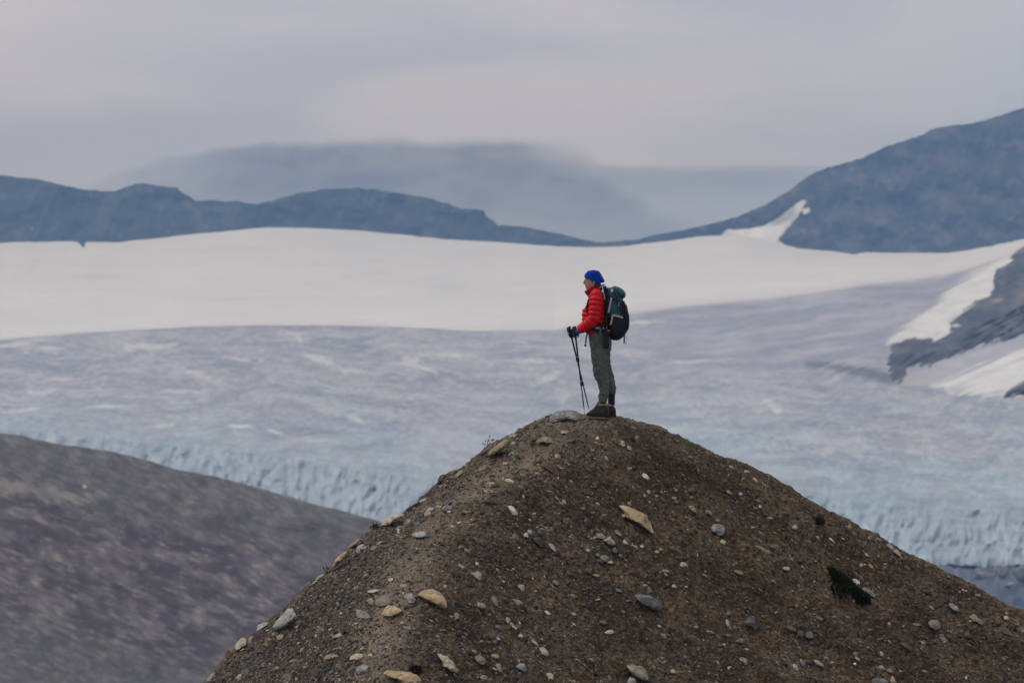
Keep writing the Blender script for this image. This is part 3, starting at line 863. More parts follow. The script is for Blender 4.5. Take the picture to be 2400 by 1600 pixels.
# view, x, y, w, h, angle, colour, shape, outline or None, own label or None
ROCKS = [
('A',490,215,0,0,0,'grey','slab',[(335,235),(345,190),(395,160),(500,157),(600,165),(635,205),(653,250),(620,268),(560,262),(500,245),(440,258),(400,268),(355,262)],'large grey boulder on the summit just ahead of the hiker'),
('A',487,255,72,38,-5,'cream','angular',None,'small cream rock tucked under the large summit boulder'),
('A',275,250,70,48,-20,'grey','round',None,None),('A',318,328,55,45,10,'slate','angular',None,None),('A',350,287,100,28,5,'slate','slab',None,None),
('A',300,437,0,0,0,'olive','slab',[(205,455),(250,420),(300,400),(350,410),(385,440),(392,468),(340,465),(270,460)],'flat olive grey slab half buried below the summit boulder'),
('A',195,425,75,24,-10,'dark','slab',None,None),('A',480,360,75,32,-10,'grey','slab',None,None),
('A',1160,415,0,0,0,'blue','slab',[(1115,375),(1150,390),(1190,420),(1205,447),(1170,450),(1130,442)],'pointed blue grey slab below the hiker on the right'),
('A',1225,472,62,40,50,'slate','slab',None,None),('A',1012,465,65,50,10,'cream','angular',None,None),('A',1080,508,55,40,20,'tan','angular',None,None),
('A',785,417,28,28,0,'white','round',None,None),('A',912,300,55,28,30,'tan','slab',None,None),('A',1220,365,38,16,5,'grey','slab',None,None),
('A',425,585,68,45,15,'grey','angular',None,None),
('A',335,690,0,0,0,'rust','slab',[(262,610),(300,625),(350,670),(425,760),(405,768),(330,715),(265,665)],'long dark reddish slab embedded in the slope below the olive slab'),
('A',370,830,0,0,0,'rust','slab',[(310,785),(360,790),(410,825),(432,865),(415,870),(350,845),(312,815)],'rusty brown slab under the long dark reddish slab'),
('A',465,700,55,26,25,'cream','slab',None,None),('A',712,575,50,34,45,'slate','angular',None,None),('A',680,645,50,35,10,'slate','round',None,None),
('A',870,605,68,40,45,'grey','angular',None,None),('A',1228,768,76,40,30,'white','slab',None,'white leaf shaped stone high on the slope above the golden slab'),('A',1080,690,62,34,35,'grey','slab',None,None),
('A',1258,912,42,28,60,'blue','round',None,None),('A',1219,945,28,20,70,'pale','round',None,None),('A',1107,868,30,24,40,'cream','round',None,None),
('A',1585,540,68,20,45,'blue','slab',None,None),('A',1790,550,42,20,50,'tan','slab',None,None),('A',1705,705,46,28,50,'tan','angular',None,None),
('A',2160,722,60,25,5,'blue','slab',None,None),('A',2115,785,55,25,10,'tan','slab',None,None),('A',1655,893,82,45,-10,'rust','angular',None,None),
('A',1650,960,32,22,0,'tan','angular',None,None),('A',1510,895,40,28,10,'olive','round',None,None),('A',1490,968,52,26,5,'tan','round',None,None),
('A',1510,997,52,32,20,'slate','angular',None,None),('A',1998,914,66,30,32,'grey','slab',None,None),('A',2100,928,38,34,20,'pale','round',None,None),
('A',1660,1075,0,0,0,'tan','round',[(1612,1035),(1650,1032),(1690,1060),(1702,1100),(1690,1120),(1650,1085)],'tan wedge shaped stone between the golden slab and the right skyline'),
('A',1815,1105,92,44,35,'slate','angular',None,None),
('A',1180,1180,0,0,0,'orange','slab',[(985,1042),(1030,1028),(1080,1045),(1150,1080),(1240,1130),(1290,1185),(1330,1270),(1358,1330),(1340,1338),(1250,1270),(1150,1205),(1060,1150),(1035,1110),(1045,1075)],'big golden slab with a ragged upper end in the middle of the slope'),
('A',1030,1132,42,26,20,'white','angular',None,None),
('A',1895,1255,0,0,0,'grey','round',[(1820,1240),(1850,1207),(1900,1203),(1950,1225),(1972,1262),(1950,1300),(1910,1315),(1860,1290),(1830,1265)],'rounded grey boulder with white veins right of the golden slab'),
('A',1892,1172,48,30,20,'olive','round',None,None),('A',1942,1372,80,40,35,'cream','round',None,None),('A',1957,1420,62,28,25,'blue','slab',None,None),
('A',1975,1468,64,42,45,'slate','round',None,None),
('E',1112,335,0,0,0,'tan','slab',[(1030,288),(1080,290),(1120,300),(1170,340),(1195,355),(1192,395),(1160,390),(1140,352),(1090,345),(1060,322)],'flat tan slab with a broken lower end right of the veined boulder'),
('A',2261,985,52,28,50,'tan','slab',None,None),('A',2278,1045,36,32,30,'pink','round',None,None),('A',2325,1090,84,56,50,'dark','angular',None,None),
('A',815,1318,92,48,20,'tan','round',None,None),
('A',895,1360,0,0,0,'pale','angular',[(828,1355),(870,1335),(905,1315),(940,1360),(957,1395),(900,1400)],'pale grey angular stone below the left tip of the golden slab'),
('A',1045,1372,56,32,35,'cream','angular',None,None),('A',760,1330,32,24,0,'blue','round',None,None),('A',980,1288,84,34,40,'grey','slab',None,None),
('A',1195,1412,42,26,10,'cream','round',None,None),('A',1330,1458,46,24,10,'cream','slab',None,None),('A',1370,1440,56,30,40,'tan','round',None,None),
('A',942,1445,66,46,40,'slate','angular',None,None),('A',1000,1496,50,32,30,'slate','round',None,None),('A',790,1490,52,34,40,'slate','round',None,None),
('A',852,1520,82,56,20,'olive','round',None,None),('A',810,1547,72,40,20,'dark','round',None,None),('A',905,1555,58,28,0,'cream','angular',None,None),
('A',700,1447,42,26,20,'pale','round',None,None),('A',375,1420,98,32,50,'pale','slab',None,None),
('A',235,1355,0,0,0,'dark','angular',[(175,1330),(210,1305),(260,1310),(290,1380),(287,1420),(262,1422),(235,1388),(190,1360)],'dark glossy boulder standing out of the slope below the path'),
('A',130,1312,52,40,60,'cream','round',None,None),('A',163,1275,46,42,30,'pale','angular',None,None),('A',255,1275,62,26,60,'slate','slab',None,None),
('A',360,1255,46,38,70,'slate','round',None,None),
('B',1580,1085,0,0,0,'white','slab',[(1528,1040),(1545,1033),(1575,1042),(1610,1080),(1632,1125),(1612,1138),(1565,1112),(1540,1085)],'cream white slab just right of the path halfway up'),
('A',70,1010,56,36,40,'grey','angular',None,None),('A',415,1015,62,40,30,'slate','round',None,None),('A',470,1000,84,36,50,'blue','slab',None,None),
('A',790,1020,42,26,35,'blue','round',None,None),('A',1080,1018,52,34,45,'olive','round',None,None),('A',80,868,62,34,20,'dark','angular',None,None),
('B',1442,500,0,0,0,'tan','round',[(1340,560),(1370,520),(1440,470),(1490,434),(1525,428),(1545,450),(1510,500),(1450,540),(1395,578),(1350,582)],'long tan boulder on the left skyline below the summit'),
('B',1345,515,0,0,0,'brown','slab',[(1280,550),(1310,515),(1360,480),(1400,475),(1395,500),(1350,535),(1300,560)],'brown slab leaning against the long tan skyline boulder'),
('B',1570,402,80,42,-28,'grey','round',None,None),('B',1590,555,62,30,10,'pale','angular',None,None),('B',1576,462,46,24,-10,'blue','slab',None,None),
('B',1505,650,56,26,0,'pink','round',None,None),('B',1292,702,80,36,-22,'olive','slab',None,None),
('B',1545,812,86,36,20,'cream','slab',None,None),('B',1375,857,46,26,0,'tan','round',None,None),('B',1380,832,56,22,5,'blue','slab',None,None),
('B',1353,905,96,46,10,'tan','round',None,None),('B',1490,792,42,24,0,'grey','slab',None,None),('B',1430,913,36,24,0,'slate','round',None,None),
('B',1108,852,84,34,-10,'dark','angular',None,None),('B',1078,745,100,30,-40,'olive','slab',None,None),
('B',918,790,0,0,0,'dark','round',[(880,840),(882,800),(905,760),(940,748),(965,750),(945,790),(915,830),(895,850)],'dark rough boulder standing on the left skyline halfway down'),
('B',925,840,98,40,-45,'tan','angular',None,None),('B',1385,1005,120,48,10,'dark','angular',None,None),('B',1503,1040,74,38,5,'slate','angular',None,None),
('B',975,1060,0,0,0,'slate','round',[(920,1085),(925,1050),(960,1032),(1010,1037),(1035,1062),(1010,1085),(960,1092)],'dark grey flat stone on the path below the dark skyline boulder'),
('B',895,1046,52,28,0,'tan','round',None,None),('B',990,1092,42,20,0,'pale','round',None,None),
('B',480,1150,0,0,0,'cream','slab',[(340,1228),(380,1175),(440,1130),(520,1103),(600,1092),(610,1115),(580,1140),(510,1140),(470,1165),(460,1205),(410,1220)],'big cream boulder bulging from the left skyline'),
('B',660,1025,0,0,0,'grey','round',[(597,1085),(625,1030),(680,985),(720,965),(705,1010),(660,1045)],'grey rounded boulder on the left skyline above the big cream one'),
('B',728,1010,118,44,-42,'pale','slab',None,None),('B',695,1070,98,50,-32,'slate','round',None,None),('B',715,1130,104,66,-35,'dark','angular',None,None),
('B',792,1112,66,50,-35,'tan','round',None,None),('B',812,1070,82,30,-15,'blue','slab',None,None),('B',606,1187,84,46,-20,'grey','round',None,None),
('B',720,1300,0,0,0,'blue','round',[(643,1302),(680,1280),(725,1262),(775,1272),(796,1305),(770,1325),(710,1333),(660,1325)],'pale bluish white boulder on the path, the brightest on the left'),
('B',710,1530,0,0,0,'slate','round',[(648,1530),(670,1510),(715,1505),(765,1518),(775,1540),(740,1555),(670,1552)],'smooth dark slate stone on the path below the bluish boulder'),
('B',685,1212,78,34,-40,'slate','slab',None,None),('B',1195,1168,46,28,0,'grey','round',None,None),('B',1198,1208,52,24,20,'blue','slab',None,None),
('B',1080,1192,46,18,0,'cream','slab',None,None),('B',1020,1225,42,20,5,'pale','slab',None,None),('B',870,1255,58,22,0,'rust','slab',None,None),
('B',190,1435,112,66,-20,'grey','angular',None,None),('B',300,1425,66,34,-30,'olive','round',None,None),('B',1650,870,66,38,20,'slate','angular',None,None),
('C',1342,445,0,0,0,'orange','slab',[(1248,545),(1285,485),(1340,405),(1410,348),(1440,340),(1422,400),(1360,465),(1310,515)],'long tan slab lying along the left skyline, the lower of two'),
('C',1498,290,0,0,0,'tan','slab',[(1428,332),(1470,280),(1540,235),(1575,232),(1505,292),(1462,332)],'thin tan slab on the left skyline, the upper of two'),
('C',1557,335,110,70,-22,'grey','round',None,None),('C',1675,330,58,34,-25,'olive','round',None,None),('C',1175,600,96,38,-35,'blue','slab',None,None),
('C',1062,670,66,48,-35,'brown','angular',None,None),('C',1120,660,168,36,-42,'grey','slab',None,None),('C',970,792,82,56,-25,'brown','angular',None,None),
('C',1022,775,52,40,-20,'tan','angular',None,None),
('C',850,980,0,0,0,'pale','round',[(735,1055),(770,1000),(830,940),(880,885),(930,880),(957,930),(950,972),(880,1032),(800,1078),(755,1078)],'large pale boulder with a grey top low on the left edge'),
('C',635,1048,140,46,-26,'blue','slab',None,None),
('C',445,1212,0,0,0,'cream','angular',[(383,1242),(410,1190),(470,1150),(502,1165),(507,1210),(450,1262),(400,1275)],'cream angular block on the left skyline near the bottom'),
('C',470,1162,62,28,-10,'tan','angular',None,None),('C',545,1165,88,46,-32,'olive','angular',None,None),
('C',337,1302,0,0,0,'rust','angular',[(288,1352),(300,1300),(335,1256),(388,1280),(362,1325),(312,1355)],'dark brown jagged rock on the left skyline near the bottom'),
('C',190,1512,140,56,-38,'olive','round',None,None),
('C',888,1520,0,0,0,'slate','angular',[(838,1500),(855,1478),(905,1475),(940,1500),(930,1540),(880,1562),(850,1555)],'slate stone with a pale top at the bottom edge, left of the path'),
('C',942,1470,48,28,0,'orange','angular',None,None),('C',772,1430,64,36,-18,'tan','round',None,None),('C',490,1465,84,44,-5,'slate','angular',None,None),
('C',432,1510,80,36,-48,'tan','slab',None,None),('C',1195,1080,112,42,-5,'slate','slab',None,None),('C',970,1012,74,44,-20,'tan','angular',None,None),
('C',808,1147,76,44,-22,'tan','round',None,None),('C',1345,1135,0,0,0,'pale','round',[(1288,1160),(1310,1130),(1350,1107),(1395,1110),(1400,1128),(1350,1150)],'pale smooth stone left of the path below the wedge shaped stone'),
('C',1482,1020,108,32,-5,'cream','round',None,None),
('C',1580,935,0,0,0,'olive','angular',[(1493,885),(1540,890),(1600,910),(1650,940),(1674,972),(1610,972),(1545,978),(1508,950)],'grey tan wedge with a sharp top left of the orange rock'),
('C',1840,900,0,0,0,'orange','angular',[(1738,948),(1760,870),(1800,843),(1870,855),(1948,910),(1900,937),(1840,958),(1780,957)],'orange and tan angular rock on the lower path'),
('C',1760,815,0,0,0,'olive','round',[(1673,842),(1700,790),(1760,765),(1820,770),(1852,810),(1842,842),(1780,862),(1710,868)],'rounded grey tan boulder behind the orange rock'),
('C',1640,820,62,56,0,'olive','round',None,None),
('C',2005,787,0,0,0,'grey','angular',[(1943,782),(1975,745),(2020,743),(2067,800),(2042,830),(1990,832)],'grey faceted block between the orange rock and the orange boulder'),
('C',2210,800,0,0,0,'orange','round',[(2068,757),(2130,715),(2220,703),(2290,740),(2332,800),(2348,870),(2300,888),(2230,842),(2150,802)],'large smooth orange boulder at the edge of the path'),
('C',1660,726,115,30,-10,'pale','slab',None,None),('C',1250,762,88,30,-30,'tan','slab',None,None),('C',1950,675,86,36,0,'tan','round',None,None),
('C',1825,616,46,34,0,'cream','round',None,None),('C',1932,738,42,26,0,'white','angular',None,None),('C',2005,1062,124,40,10,'grey','slab',None,None),
('C',1905,1172,84,46,5,'tan','angular',None,None),
('C',1275,1330,0,0,0,'tan','angular',[(1198,1342),(1240,1310),(1310,1300),(1362,1320),(1322,1347),(1220,1362)],'tan slab with a dark left end near the bottom of the path'),
('C',1520,1327,0,0,0,'cream','angular',[(1440,1358),(1460,1320),(1510,1295),(1570,1297),(1598,1335),(1540,1352)],'cream and tan slab near the bottom of the path'),
('C',1350,1417,84,50,0,'slate','angular',None,None),
('C',1570,1440,0,0,0,'grey','angular',[(1498,1452),(1520,1410),(1570,1390),(1632,1400),(1642,1450),(1600,1487),(1530,1482)],'grey cracked block above the bottom orange slab'),
('C',1915,1510,0,0,0,'orange','slab',[(1722,1480),(1780,1450),(1900,1455),(2000,1475),(2085,1497),(2112,1547),(2080,1582),(1950,1575),(1850,1530),(1765,1508)],'large orange slab at the bottom edge of the photo'),
('C',1645,1310,62,28,0,'cream','slab',None,None),
('D',185,1380,0,0,0,'cream','slab',[(73,1287),(110,1283),(190,1320),(250,1370),(300,1447),(282,1472),(220,1450),(150,1402),(103,1340)],'large flat cream slab low on the slope right of the bottom orange slab'),
('D',495,1352,115,62,38,'olive','round',None,None),('D',630,1320,74,42,20,'orange','round',None,None),('D',668,1430,94,56,50,'olive','angular',None,None),
('D',872,1430,0,0,0,'grey','round',[(813,1412),(850,1386),(895,1388),(927,1440),(907,1472),(850,1442)],'grey rounded stone low on the slope right of the flat cream slab'),
('D',1080,1282,0,0,0,'pale','round',[(1030,1240),(1070,1240),(1110,1265),(1127,1310),(1100,1328),(1055,1300)],'pale stone below a thin cream sliver, low on the slope'),
('D',990,1192,112,30,48,'cream','slab',None,None),
('D',1305,1245,0,0,0,'tan','slab',[(1263,1190),(1300,1200),(1347,1265),(1337,1302),(1300,1282),(1268,1232)],'tan elongated stone low on the slope right of the cream sliver'),
('D',2040,825,0,0,0,'slate','round',[(1893,767),(1960,752),(2050,763),(2130,815),(2177,870),(2155,905),(2080,897),(1980,852),(1918,802)],'big smooth dark grey oval boulder in the lower middle of the slope'),
('D',1940,1475,0,0,0,'olive','round',[(1833,1402),(1900,1397),(1990,1420),(2032,1470),(2037,1542),(1990,1547),(1920,1512),(1858,1452)],'grey tan boulder near the bottom edge below the dark oval boulder'),
('D',1135,1500,84,52,38,'cream','angular',None,None),('D',1165,1425,82,40,38,'slate','angular',None,None),
('D',460,585,0,0,0,'grey','angular',[(353,535),(440,533),(520,550),(542,620),(510,652),(460,602),(398,562)],'grey and rust wedge right of the large orange boulder'),
('D',630,822,112,54,65,'mauve','slab',None,None),('D',503,856,84,48,18,'grey','angular',None,None),('D',275,952,64,46,35,'grey','angular',None,None),
('D',230,997,66,44,10,'dark','angular',None,None),
('D',868,690,0,0,0,'pale','angular',[(828,670),(850,655),(890,662),(903,690),(880,735),(865,722)],'pale pyramid shaped stone in the middle of the dark slope'),
('D',832,820,104,48,30,'blue','angular',None,None),('D',748,992,62,42,60,'tan','angular',None,None),('D',1190,650,76,34,35,'mauve','angular',None,None),
('D',1420,685,60,26,38,'pale','slab',None,None),('D',1312,555,62,36,42,'brown','round',None,None),('D',1482,537,76,46,20,'rust','round',None,None),
('D',1560,576,72,26,12,'tan','slab',None,None),('D',2172,560,122,28,25,'cream','slab',None,None),('D',2277,680,54,36,25,'cream','angular',None,None),
('D',2000,666,72,24,8,'blue','slab',None,None),('D',2047,722,68,44,60,'slate','angular',None,None),('D',1347,1036,60,34,32,'white','angular',None,None),
('D',1352,935,46,24,22,'orange','round',None,None),('D',1672,1100,104,34,-5,'cream','angular',None,None),('D',2135,1046,48,26,5,'cream','angular',None,None),
('D',2265,1457,54,40,25,'cream','angular',None,None),('D',315,502,78,38,15,'cream','angular',None,None),('D',465,470,42,30,15,'white','round',None,None),
('D',620,468,48,40,25,'olive','angular',None,None),('D',170,672,40,44,0,'cream','angular',None,None),('D',206,685,38,36,0,'cream','round',None,None),
('D',680,590,56,30,45,'tan','slab',None,None),('D',662,1160,52,34,12,'blue','round',None,None),('D',341,1146,46,26,12,'slate','round',None,None),
('D',631,1190,46,28,10,'slate','round',None,None),('D',866,1135,48,32,20,'cream','round',None,None),('D',852,1356,72,28,35,'blue','slab',None,None),
('D',525,1520,70,46,20,'olive','round',None,None),('D',1110,922,66,30,38,'cream','angular',None,None),('D',837,1050,62,40,10,'brown','angular',None,None),
('D',1625,1010,58,34,12,'slate','round',None,None),('D',1882,1545,84,50,10,'pale','angular',None,None),
('E',400,480,94,50,28,'pale','angular',None,None),
('E',918,565,0,0,0,'olive','angular',[(847,535),(900,525),(977,550),(982,590),(942,600),(890,567)],'olive cream block right of the dark oval boulder'),
('E',1350,518,78,34,12,'pale','round',None,None),('E',1483,440,76,46,15,'dark','angular',None,None),('E',1220,312,80,48,35,'slate','angular',None,None),
('E',1030,1012,0,0,0,'dark','angular',[(953,1018),(1000,960),(1045,938),(1082,965),(1092,1060),(1062,1095),(1000,1052)],'dark brown pyramid shaped boulder low on the right slope'),
('E',1560,1125,84,62,20,'slate','angular',None,None),('E',1475,1115,72,58,30,'rust','round',None,None),('E',1390,1070,98,46,22,'brown','angular',None,None),
('E',1645,1385,0,0,0,'blue','round',[(1592,1348),(1640,1360),(1690,1400),(1688,1428),(1640,1412),(1605,1380)],'pale blue grey smooth stone low on the right slope'),
('E',1430,1420,88,36,55,'pale','slab',None,None),
('E',960,1370,0,0,0,'blue','angular',[(908,1340),(940,1320),(987,1355),(1007,1400),(982,1418),(933,1385)],'pale blue grey angular stone below the dark pyramid boulder'),
('E',825,1432,54,32,22,'cream','round',None,None),('E',920,1182,98,44,-5,'slate','angular',None,None),('E',808,1015,72,36,75,'pale','slab',None,None),
('E',820,925,46,42,20,'slate','round',None,None),('E',1660,845,46,30,45,'white','round',None,None),
('E',1990,640,0,0,0,'white','angular',[(1943,612),(1970,603),(2032,630),(2027,668),(2000,688),(1963,660)],'bright white rock beside the dark green shrub'),
('E',2090,722,0,0,0,'grey','angular',[(2015,690),(2060,678),(2110,708),(2168,755),(2155,778),(2088,752)],'grey layered rock lying along the lower side of the shrub'),
('E',1112,186,120,22,30,'tan','slab',None,None),('E',2220,1300,46,38,60,'grey','angular',None,None),('E',2222,1425,78,36,20,'grey','slab',None,None),
('E',2297,1456,64,34,22,'olive','round',None,None),
('E',2205,1550,0,0,0,'slate','angular',[(2112,1532),(2150,1513),(2232,1520),(2292,1560),(2290,1590),(2200,1592),(2120,1580)],'striped slate rock at the bottom edge on the right'),
('E',1870,1540,52,46,10,'rust','round',None,None),('E',2322,1540,74,56,50,'tan','angular',None,None),
('F',1122,320,90,54,22,'grey','angular',None,None),
('F',1195,387,0,0,0,'tan','angular',[(1143,355),(1190,336),(1217,370),(1252,442),(1225,432),(1180,387)],'tan triangular rock just under the right skyline'),
('F',940,232,54,28,22,'white','round',None,None),('F',1005,255,66,34,10,'pale','round',None,None),('F',585,250,56,20,30,'white','slab',None,None),
('F',690,190,74,52,35,'rust','angular',None,None),('F',740,130,72,46,12,'tan','angular',None,None),('F',725,70,62,36,22,'dark','angular',None,None),
('F',248,138,52,40,12,'pale','round',None,None),('F',795,190,42,34,22,'slate','round',None,None),
('F',1710,877,0,0,0,'grey','round',[(1655,835),(1700,835),(1745,862),(1762,900),(1745,922),(1700,900),(1665,865)],'grey veined boulder near the right edge under the skyline'),
('F',1528,1032,0,0,0,'mauve','round',[(1463,1012),(1500,988),(1562,990),(1590,1030),(1582,1067),(1530,1085),(1478,1052)],'mauve grey lumpy boulder left of the pinkish slab'),
('F',1910,985,0,0,0,'mauve','slab',[(1838,955),(1880,933),(1915,938),(1977,1000),(1972,1035),(1925,1022),(1868,987)],'flat pinkish grey slab near the right edge'),
('F',2190,1092,150,48,25,'brown','slab',None,None),('F',1615,1162,88,48,42,'olive','slab',None,None),
('F',1275,1235,0,0,0,'rust','slab',[(1198,1190),(1260,1198),(1332,1240),(1348,1272),(1300,1284),(1252,1245)],'rusty brown splintered slab on the right slope'),
('F',1245,765,98,54,42,'dark','angular',None,None),('F',1455,727,86,42,30,'dark','angular',None,None),('F',1925,750,60,48,22,'olive','angular',None,None),
('F',955,500,76,32,35,'tan','round',None,None),('F',858,486,38,36,0,'tan','round',None,None),('F',1076,467,38,30,10,'pale','round',None,None),
('F',1415,1195,74,44,22,'pale','angular',None,None),('F',1111,1022,38,30,20,'cream','angular',None,None),('F',1043,1298,48,34,60,'pale','angular',None,None),
('F',820,1342,62,22,32,'pale','slab',None,None),('F',800,1390,32,22,10,'white','round',None,None),('F',485,842,44,28,45,'cream','round',None,None),
('F',1650,597,54,38,15,'tan','angular',None,None),('F',1838,1128,92,50,32,'dark','angular',None,None),('F',905,387,58,26,40,'pale','slab',None,None),
('F',2188,968,48,36,15,'cream','round',None,None),('F',1075,505,38,36,0,'slate','round',None,None),('F',1140,515,38,40,0,'dark','round',None,None),
]
COLWORD = {'slate': 'slate grey', 'dark': 'blackish', 'grey': 'grey', 'pale': 'pale grey', 'white': 'white', 'cream': 'cream', 'tan': 'tan', 'olive': 'olive grey',
           'orange': 'orange', 'rust': 'rusty brown', 'brown': 'brown', 'mauve': 'mauve grey', 'blue': 'blue grey', 'pink': 'pinkish'}
stones = []
for (vw, x, y, w, h, ang, colr, shape, outline, lab) in ROCKS:
    ox, oy = VIEWS[vw]
    if outline:
        poly = np.array(outline, float) / ZOOM + np.array((ox, oy))
        cu, cv = poly.min(0) * 0.5 + poly.max(0) * 0.5
        ext = poly.max(0) - poly.min(0)
    else:
        poly = None
        cu, cv = ox + x / ZOOM, oy + y / ZOOM
        ext = np.array((w, h)) / ZOOM
    stones.append(dict(u=cu, v=cv, ext=ext, ang=ang, col=colr, shape=shape, poly=poly, label=lab, big=float(np.sqrt(ext[0] * ext[1]))))


def build_stone(st, seed):
    r = np.random.default_rng(seed)
    sub = 4 if st['big'] > 40 else (3 if st['big'] > 9 else 2)
    bv, bf = ICO[sub]
    v = bv.copy()
    o = r.uniform(-50, 50, 3)
    ang = st['shape'] in ('angular', 'slab')
    # facets
    for k in range(11 if ang else 6):
        nrm = r.normal(size=3)
        nrm /= np.linalg.norm(nrm)
        d = r.uniform(0.55, 0.86) if ang else r.uniform(0.78, 0.95)
        q = np.maximum(v @ nrm - d, 0)
        v = v - nrm * q[:, None] * 0.93
    v = v / np.abs(v).max(0)
    amp = 0.10 if ang else 0.07
    v = v * (1 + amp * fbm(v[:, 0] * 1.6 + o[0], v[:, 1] * 1.6 + o[1], v[:, 2] * 1.6 + o[2], 3) + 0.035 * fbm(v[:, 0] * 6 + o[0], v[:, 1] * 6, v[:, 2] * 6 + o[2], 2))[:, None]
    p, nn = on_mound(st['u'], max(st['v'], float(f_sil(st['u'])) + 1.5))
    D = p[1] - CAM_Y
    pxm = D / F_PX
    if st['poly'] is not None:
        c = np.array((st['u'], st['v']))
        q = (st['poly'] - c) * pxm
        q[:, 1] *= -1
        th = np.arctan2(v[:, 2], v[:, 0])
        dirs = np.stack([np.cos(th), np.sin(th)], 1)
        rad = np.zeros(len(v))
        for a, b in zip(q, np.roll(q, -1, 0)):
            e = b - a
            den = dirs[:, 0] * e[1] - dirs[:, 1] * e[0]
            den = np.where(np.abs(den) < 1e-12, 1e-12, den)
            t = (a[0] * e[1] - a[1] * e[0]) / den
            s_ = (a[0] * dirs[:, 1] - a[1] * dirs[:, 0]) / den
            ok = (t > 0) & (s_ >= -1e-6) & (s_ <= 1 + 1e-6)
            rad = np.where(ok, np.maximum(rad, t), rad)
        rxy = np.minimum(np.hypot(v[:, 0], v[:, 2]), 1.05) ** 0.8
        dep = (0.42 if st['shape'] == 'slab' else 0.55) * st['ext'].mean() * pxm
        rad = rad * (1 + 0.07 * fbm(th * 2.2 + o[0], o[1], 0.0, 3, 0.6))
        loc = np.stack([dirs[:, 0] * rad * rxy, v[:, 1] * dep, dirs[:, 1] * rad * rxy], 1)
        loc[:, 1] += 0.16 * dep * fbm(loc[:, 0] / (0.3 * dep) + o[0], loc[:, 2] / (0.18 * dep), o[2], 3, 0.6)
        ax, az = np.array((1.0, 0, 0)), np.array((0, 0, 1.0))
    else:
        a = math.radians(st['ang'])
        ax, az = np.array((math.cos(a), 0, -math.sin(a))), np.array((math.sin(a), 0, math.cos(a)))
        hw, hh = st['ext'][0] * pxm * 0.52, st['ext'][1] * pxm * 0.54
        dep = (hw * 0.5 + hh * 0.5) * (0.6 if st['shape'] == 'slab' else 0.8)
        loc = v * np.array((hw, dep, hh))
    # the far side leans back into the slope
    W = loc[:, :1] * ax + loc[:, 1:2] * np.array((0, 1.0, 0)) + loc[:, 2:] * az
    e = max(6.0, st['ext'].max() * 0.45)
    vv_ = max(st['v'], float(f_sil(st['u'])) + e * 0.6)
    gz = float(mound_depth(st['u'], vv_ - e * 0.5) - mound_depth(st['u'], vv_ + e * 0.5)) / (e * S)
    gx = float(mound_depth(st['u'] + e * 0.5, vv_ + 8) - mound_depth(st['u'] - e * 0.5, vv_ + 8)) / (e * S)
    W[:, 1] += 0.9 * np.clip(gz, 0.2, 2.4) * W[:, 2] + 0.9 * np.clip(gx, -1.6, 1.2) * W[:, 0]
    onsky = 1.0 if st['v'] < float(f_sil(st['u'])) + st['ext'][1] * 0.5 else 0.0
    if onsky and st['poly'] is not None:
        vb_ = st['poly'][:, 1].max() - 3
        W[:, 1] -= 0.6 * np.clip(gz, 0.2, 2.4) * W[:, 2]
        centre = pix(st['u'], st['v'], float(mound_depth(st['u'], max(vb_, float(f_sil(st['u'])) + 2))) + 0.15 * dep)
    else:
        centre = pix(st['u'], st['v'], D - (0.26 + 0.3 * onsky) * dep)
    base = np.array(STONE[st['col']]) * r.uniform(0.85, 1.12)
    sc = max(st['big'] * pxm, 0.03)
    L = W / sc
    bed = fbm(L[:, 0] * 1.2 + o[0], L[:, 1] * 1.2, L[:, 2] * 5.5 + 1.5 * L[:, 0] + o[1], 3)
    blot = fbm(L[:, 0] * 2.3 + o[2], L[:, 1] * 2.3, L[:, 2] * 2.3, 3)
    c = base[None] * (1 + 0.30 * bed + 0.20 * blot)[:, None]
    other = {'orange': (0.50, 0.42, 0.30), 'tan': (0.15, 0.13, 0.11), 'cream': (0.30, 0.24, 0.17), 'pale': (0.30, 0.255, 0.19), 'grey': (0.37, 0.36, 0.35),
             'slate': (0.22, 0.225, 0.24), 'dark': (0.13, 0.13, 0.135), 'olive': (0.27, 0.25, 0.21), 'blue': (0.40, 0.40, 0.40)}.get(st['col'])
    if other:
        c = lerp3(c, other, 0.7 * sstep(blot + 0.4 * bed, 0.12, 0.5))
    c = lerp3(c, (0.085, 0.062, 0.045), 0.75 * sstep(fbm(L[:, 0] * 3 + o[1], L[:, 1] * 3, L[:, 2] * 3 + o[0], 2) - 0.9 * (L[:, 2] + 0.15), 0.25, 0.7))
    return W, bf, c, centre


def dirword(du, dv):
    a = math.degrees(math.atan2(dv, du)) % 360
    return ['right of', 'below and right of', 'below', 'below and left of', 'left of', 'above and left of', 'above', 'above and right of'][int(((a + 22.5) % 360) // 45)]


SHORT = [(s_['label'], s_['u'], s_['v']) for s_ in stones if s_['label']]
SHORTNAME = {}
for (lab, uu, vv) in SHORT:
    words = lab
    for cut in (' on the ', ' just ', ' half ', ' below ', ' embedded', ' under ', ' high ', ' between ', ' in the ', ' right of ', ' left of ', ' standing ', ' leaning', ' bulging', ' lying ', ' low on',
                ' high', ' low', ' standing', ' near ', ' at the ', ' behind ', ' with a ', ' with ', ' above ', ' beside '):
        k = words.find(cut)
        if k > 8:
            words = words[:k]
    SHORTNAME[lab] = words
counts = {}
for w_ in SHORTNAME.values():
    counts[w_] = counts.get(w_, 0) + 1
LAND = [(SHORTNAME[l], a, b) for (l, a, b) in SHORT if counts[SHORTNAME[l]] == 1] + [("hiker", 1400.0, 960.0), ("dark green shrub", 1992.0, 1372.0)]
used = {s_['label'] for s_ in stones if s_['label']}
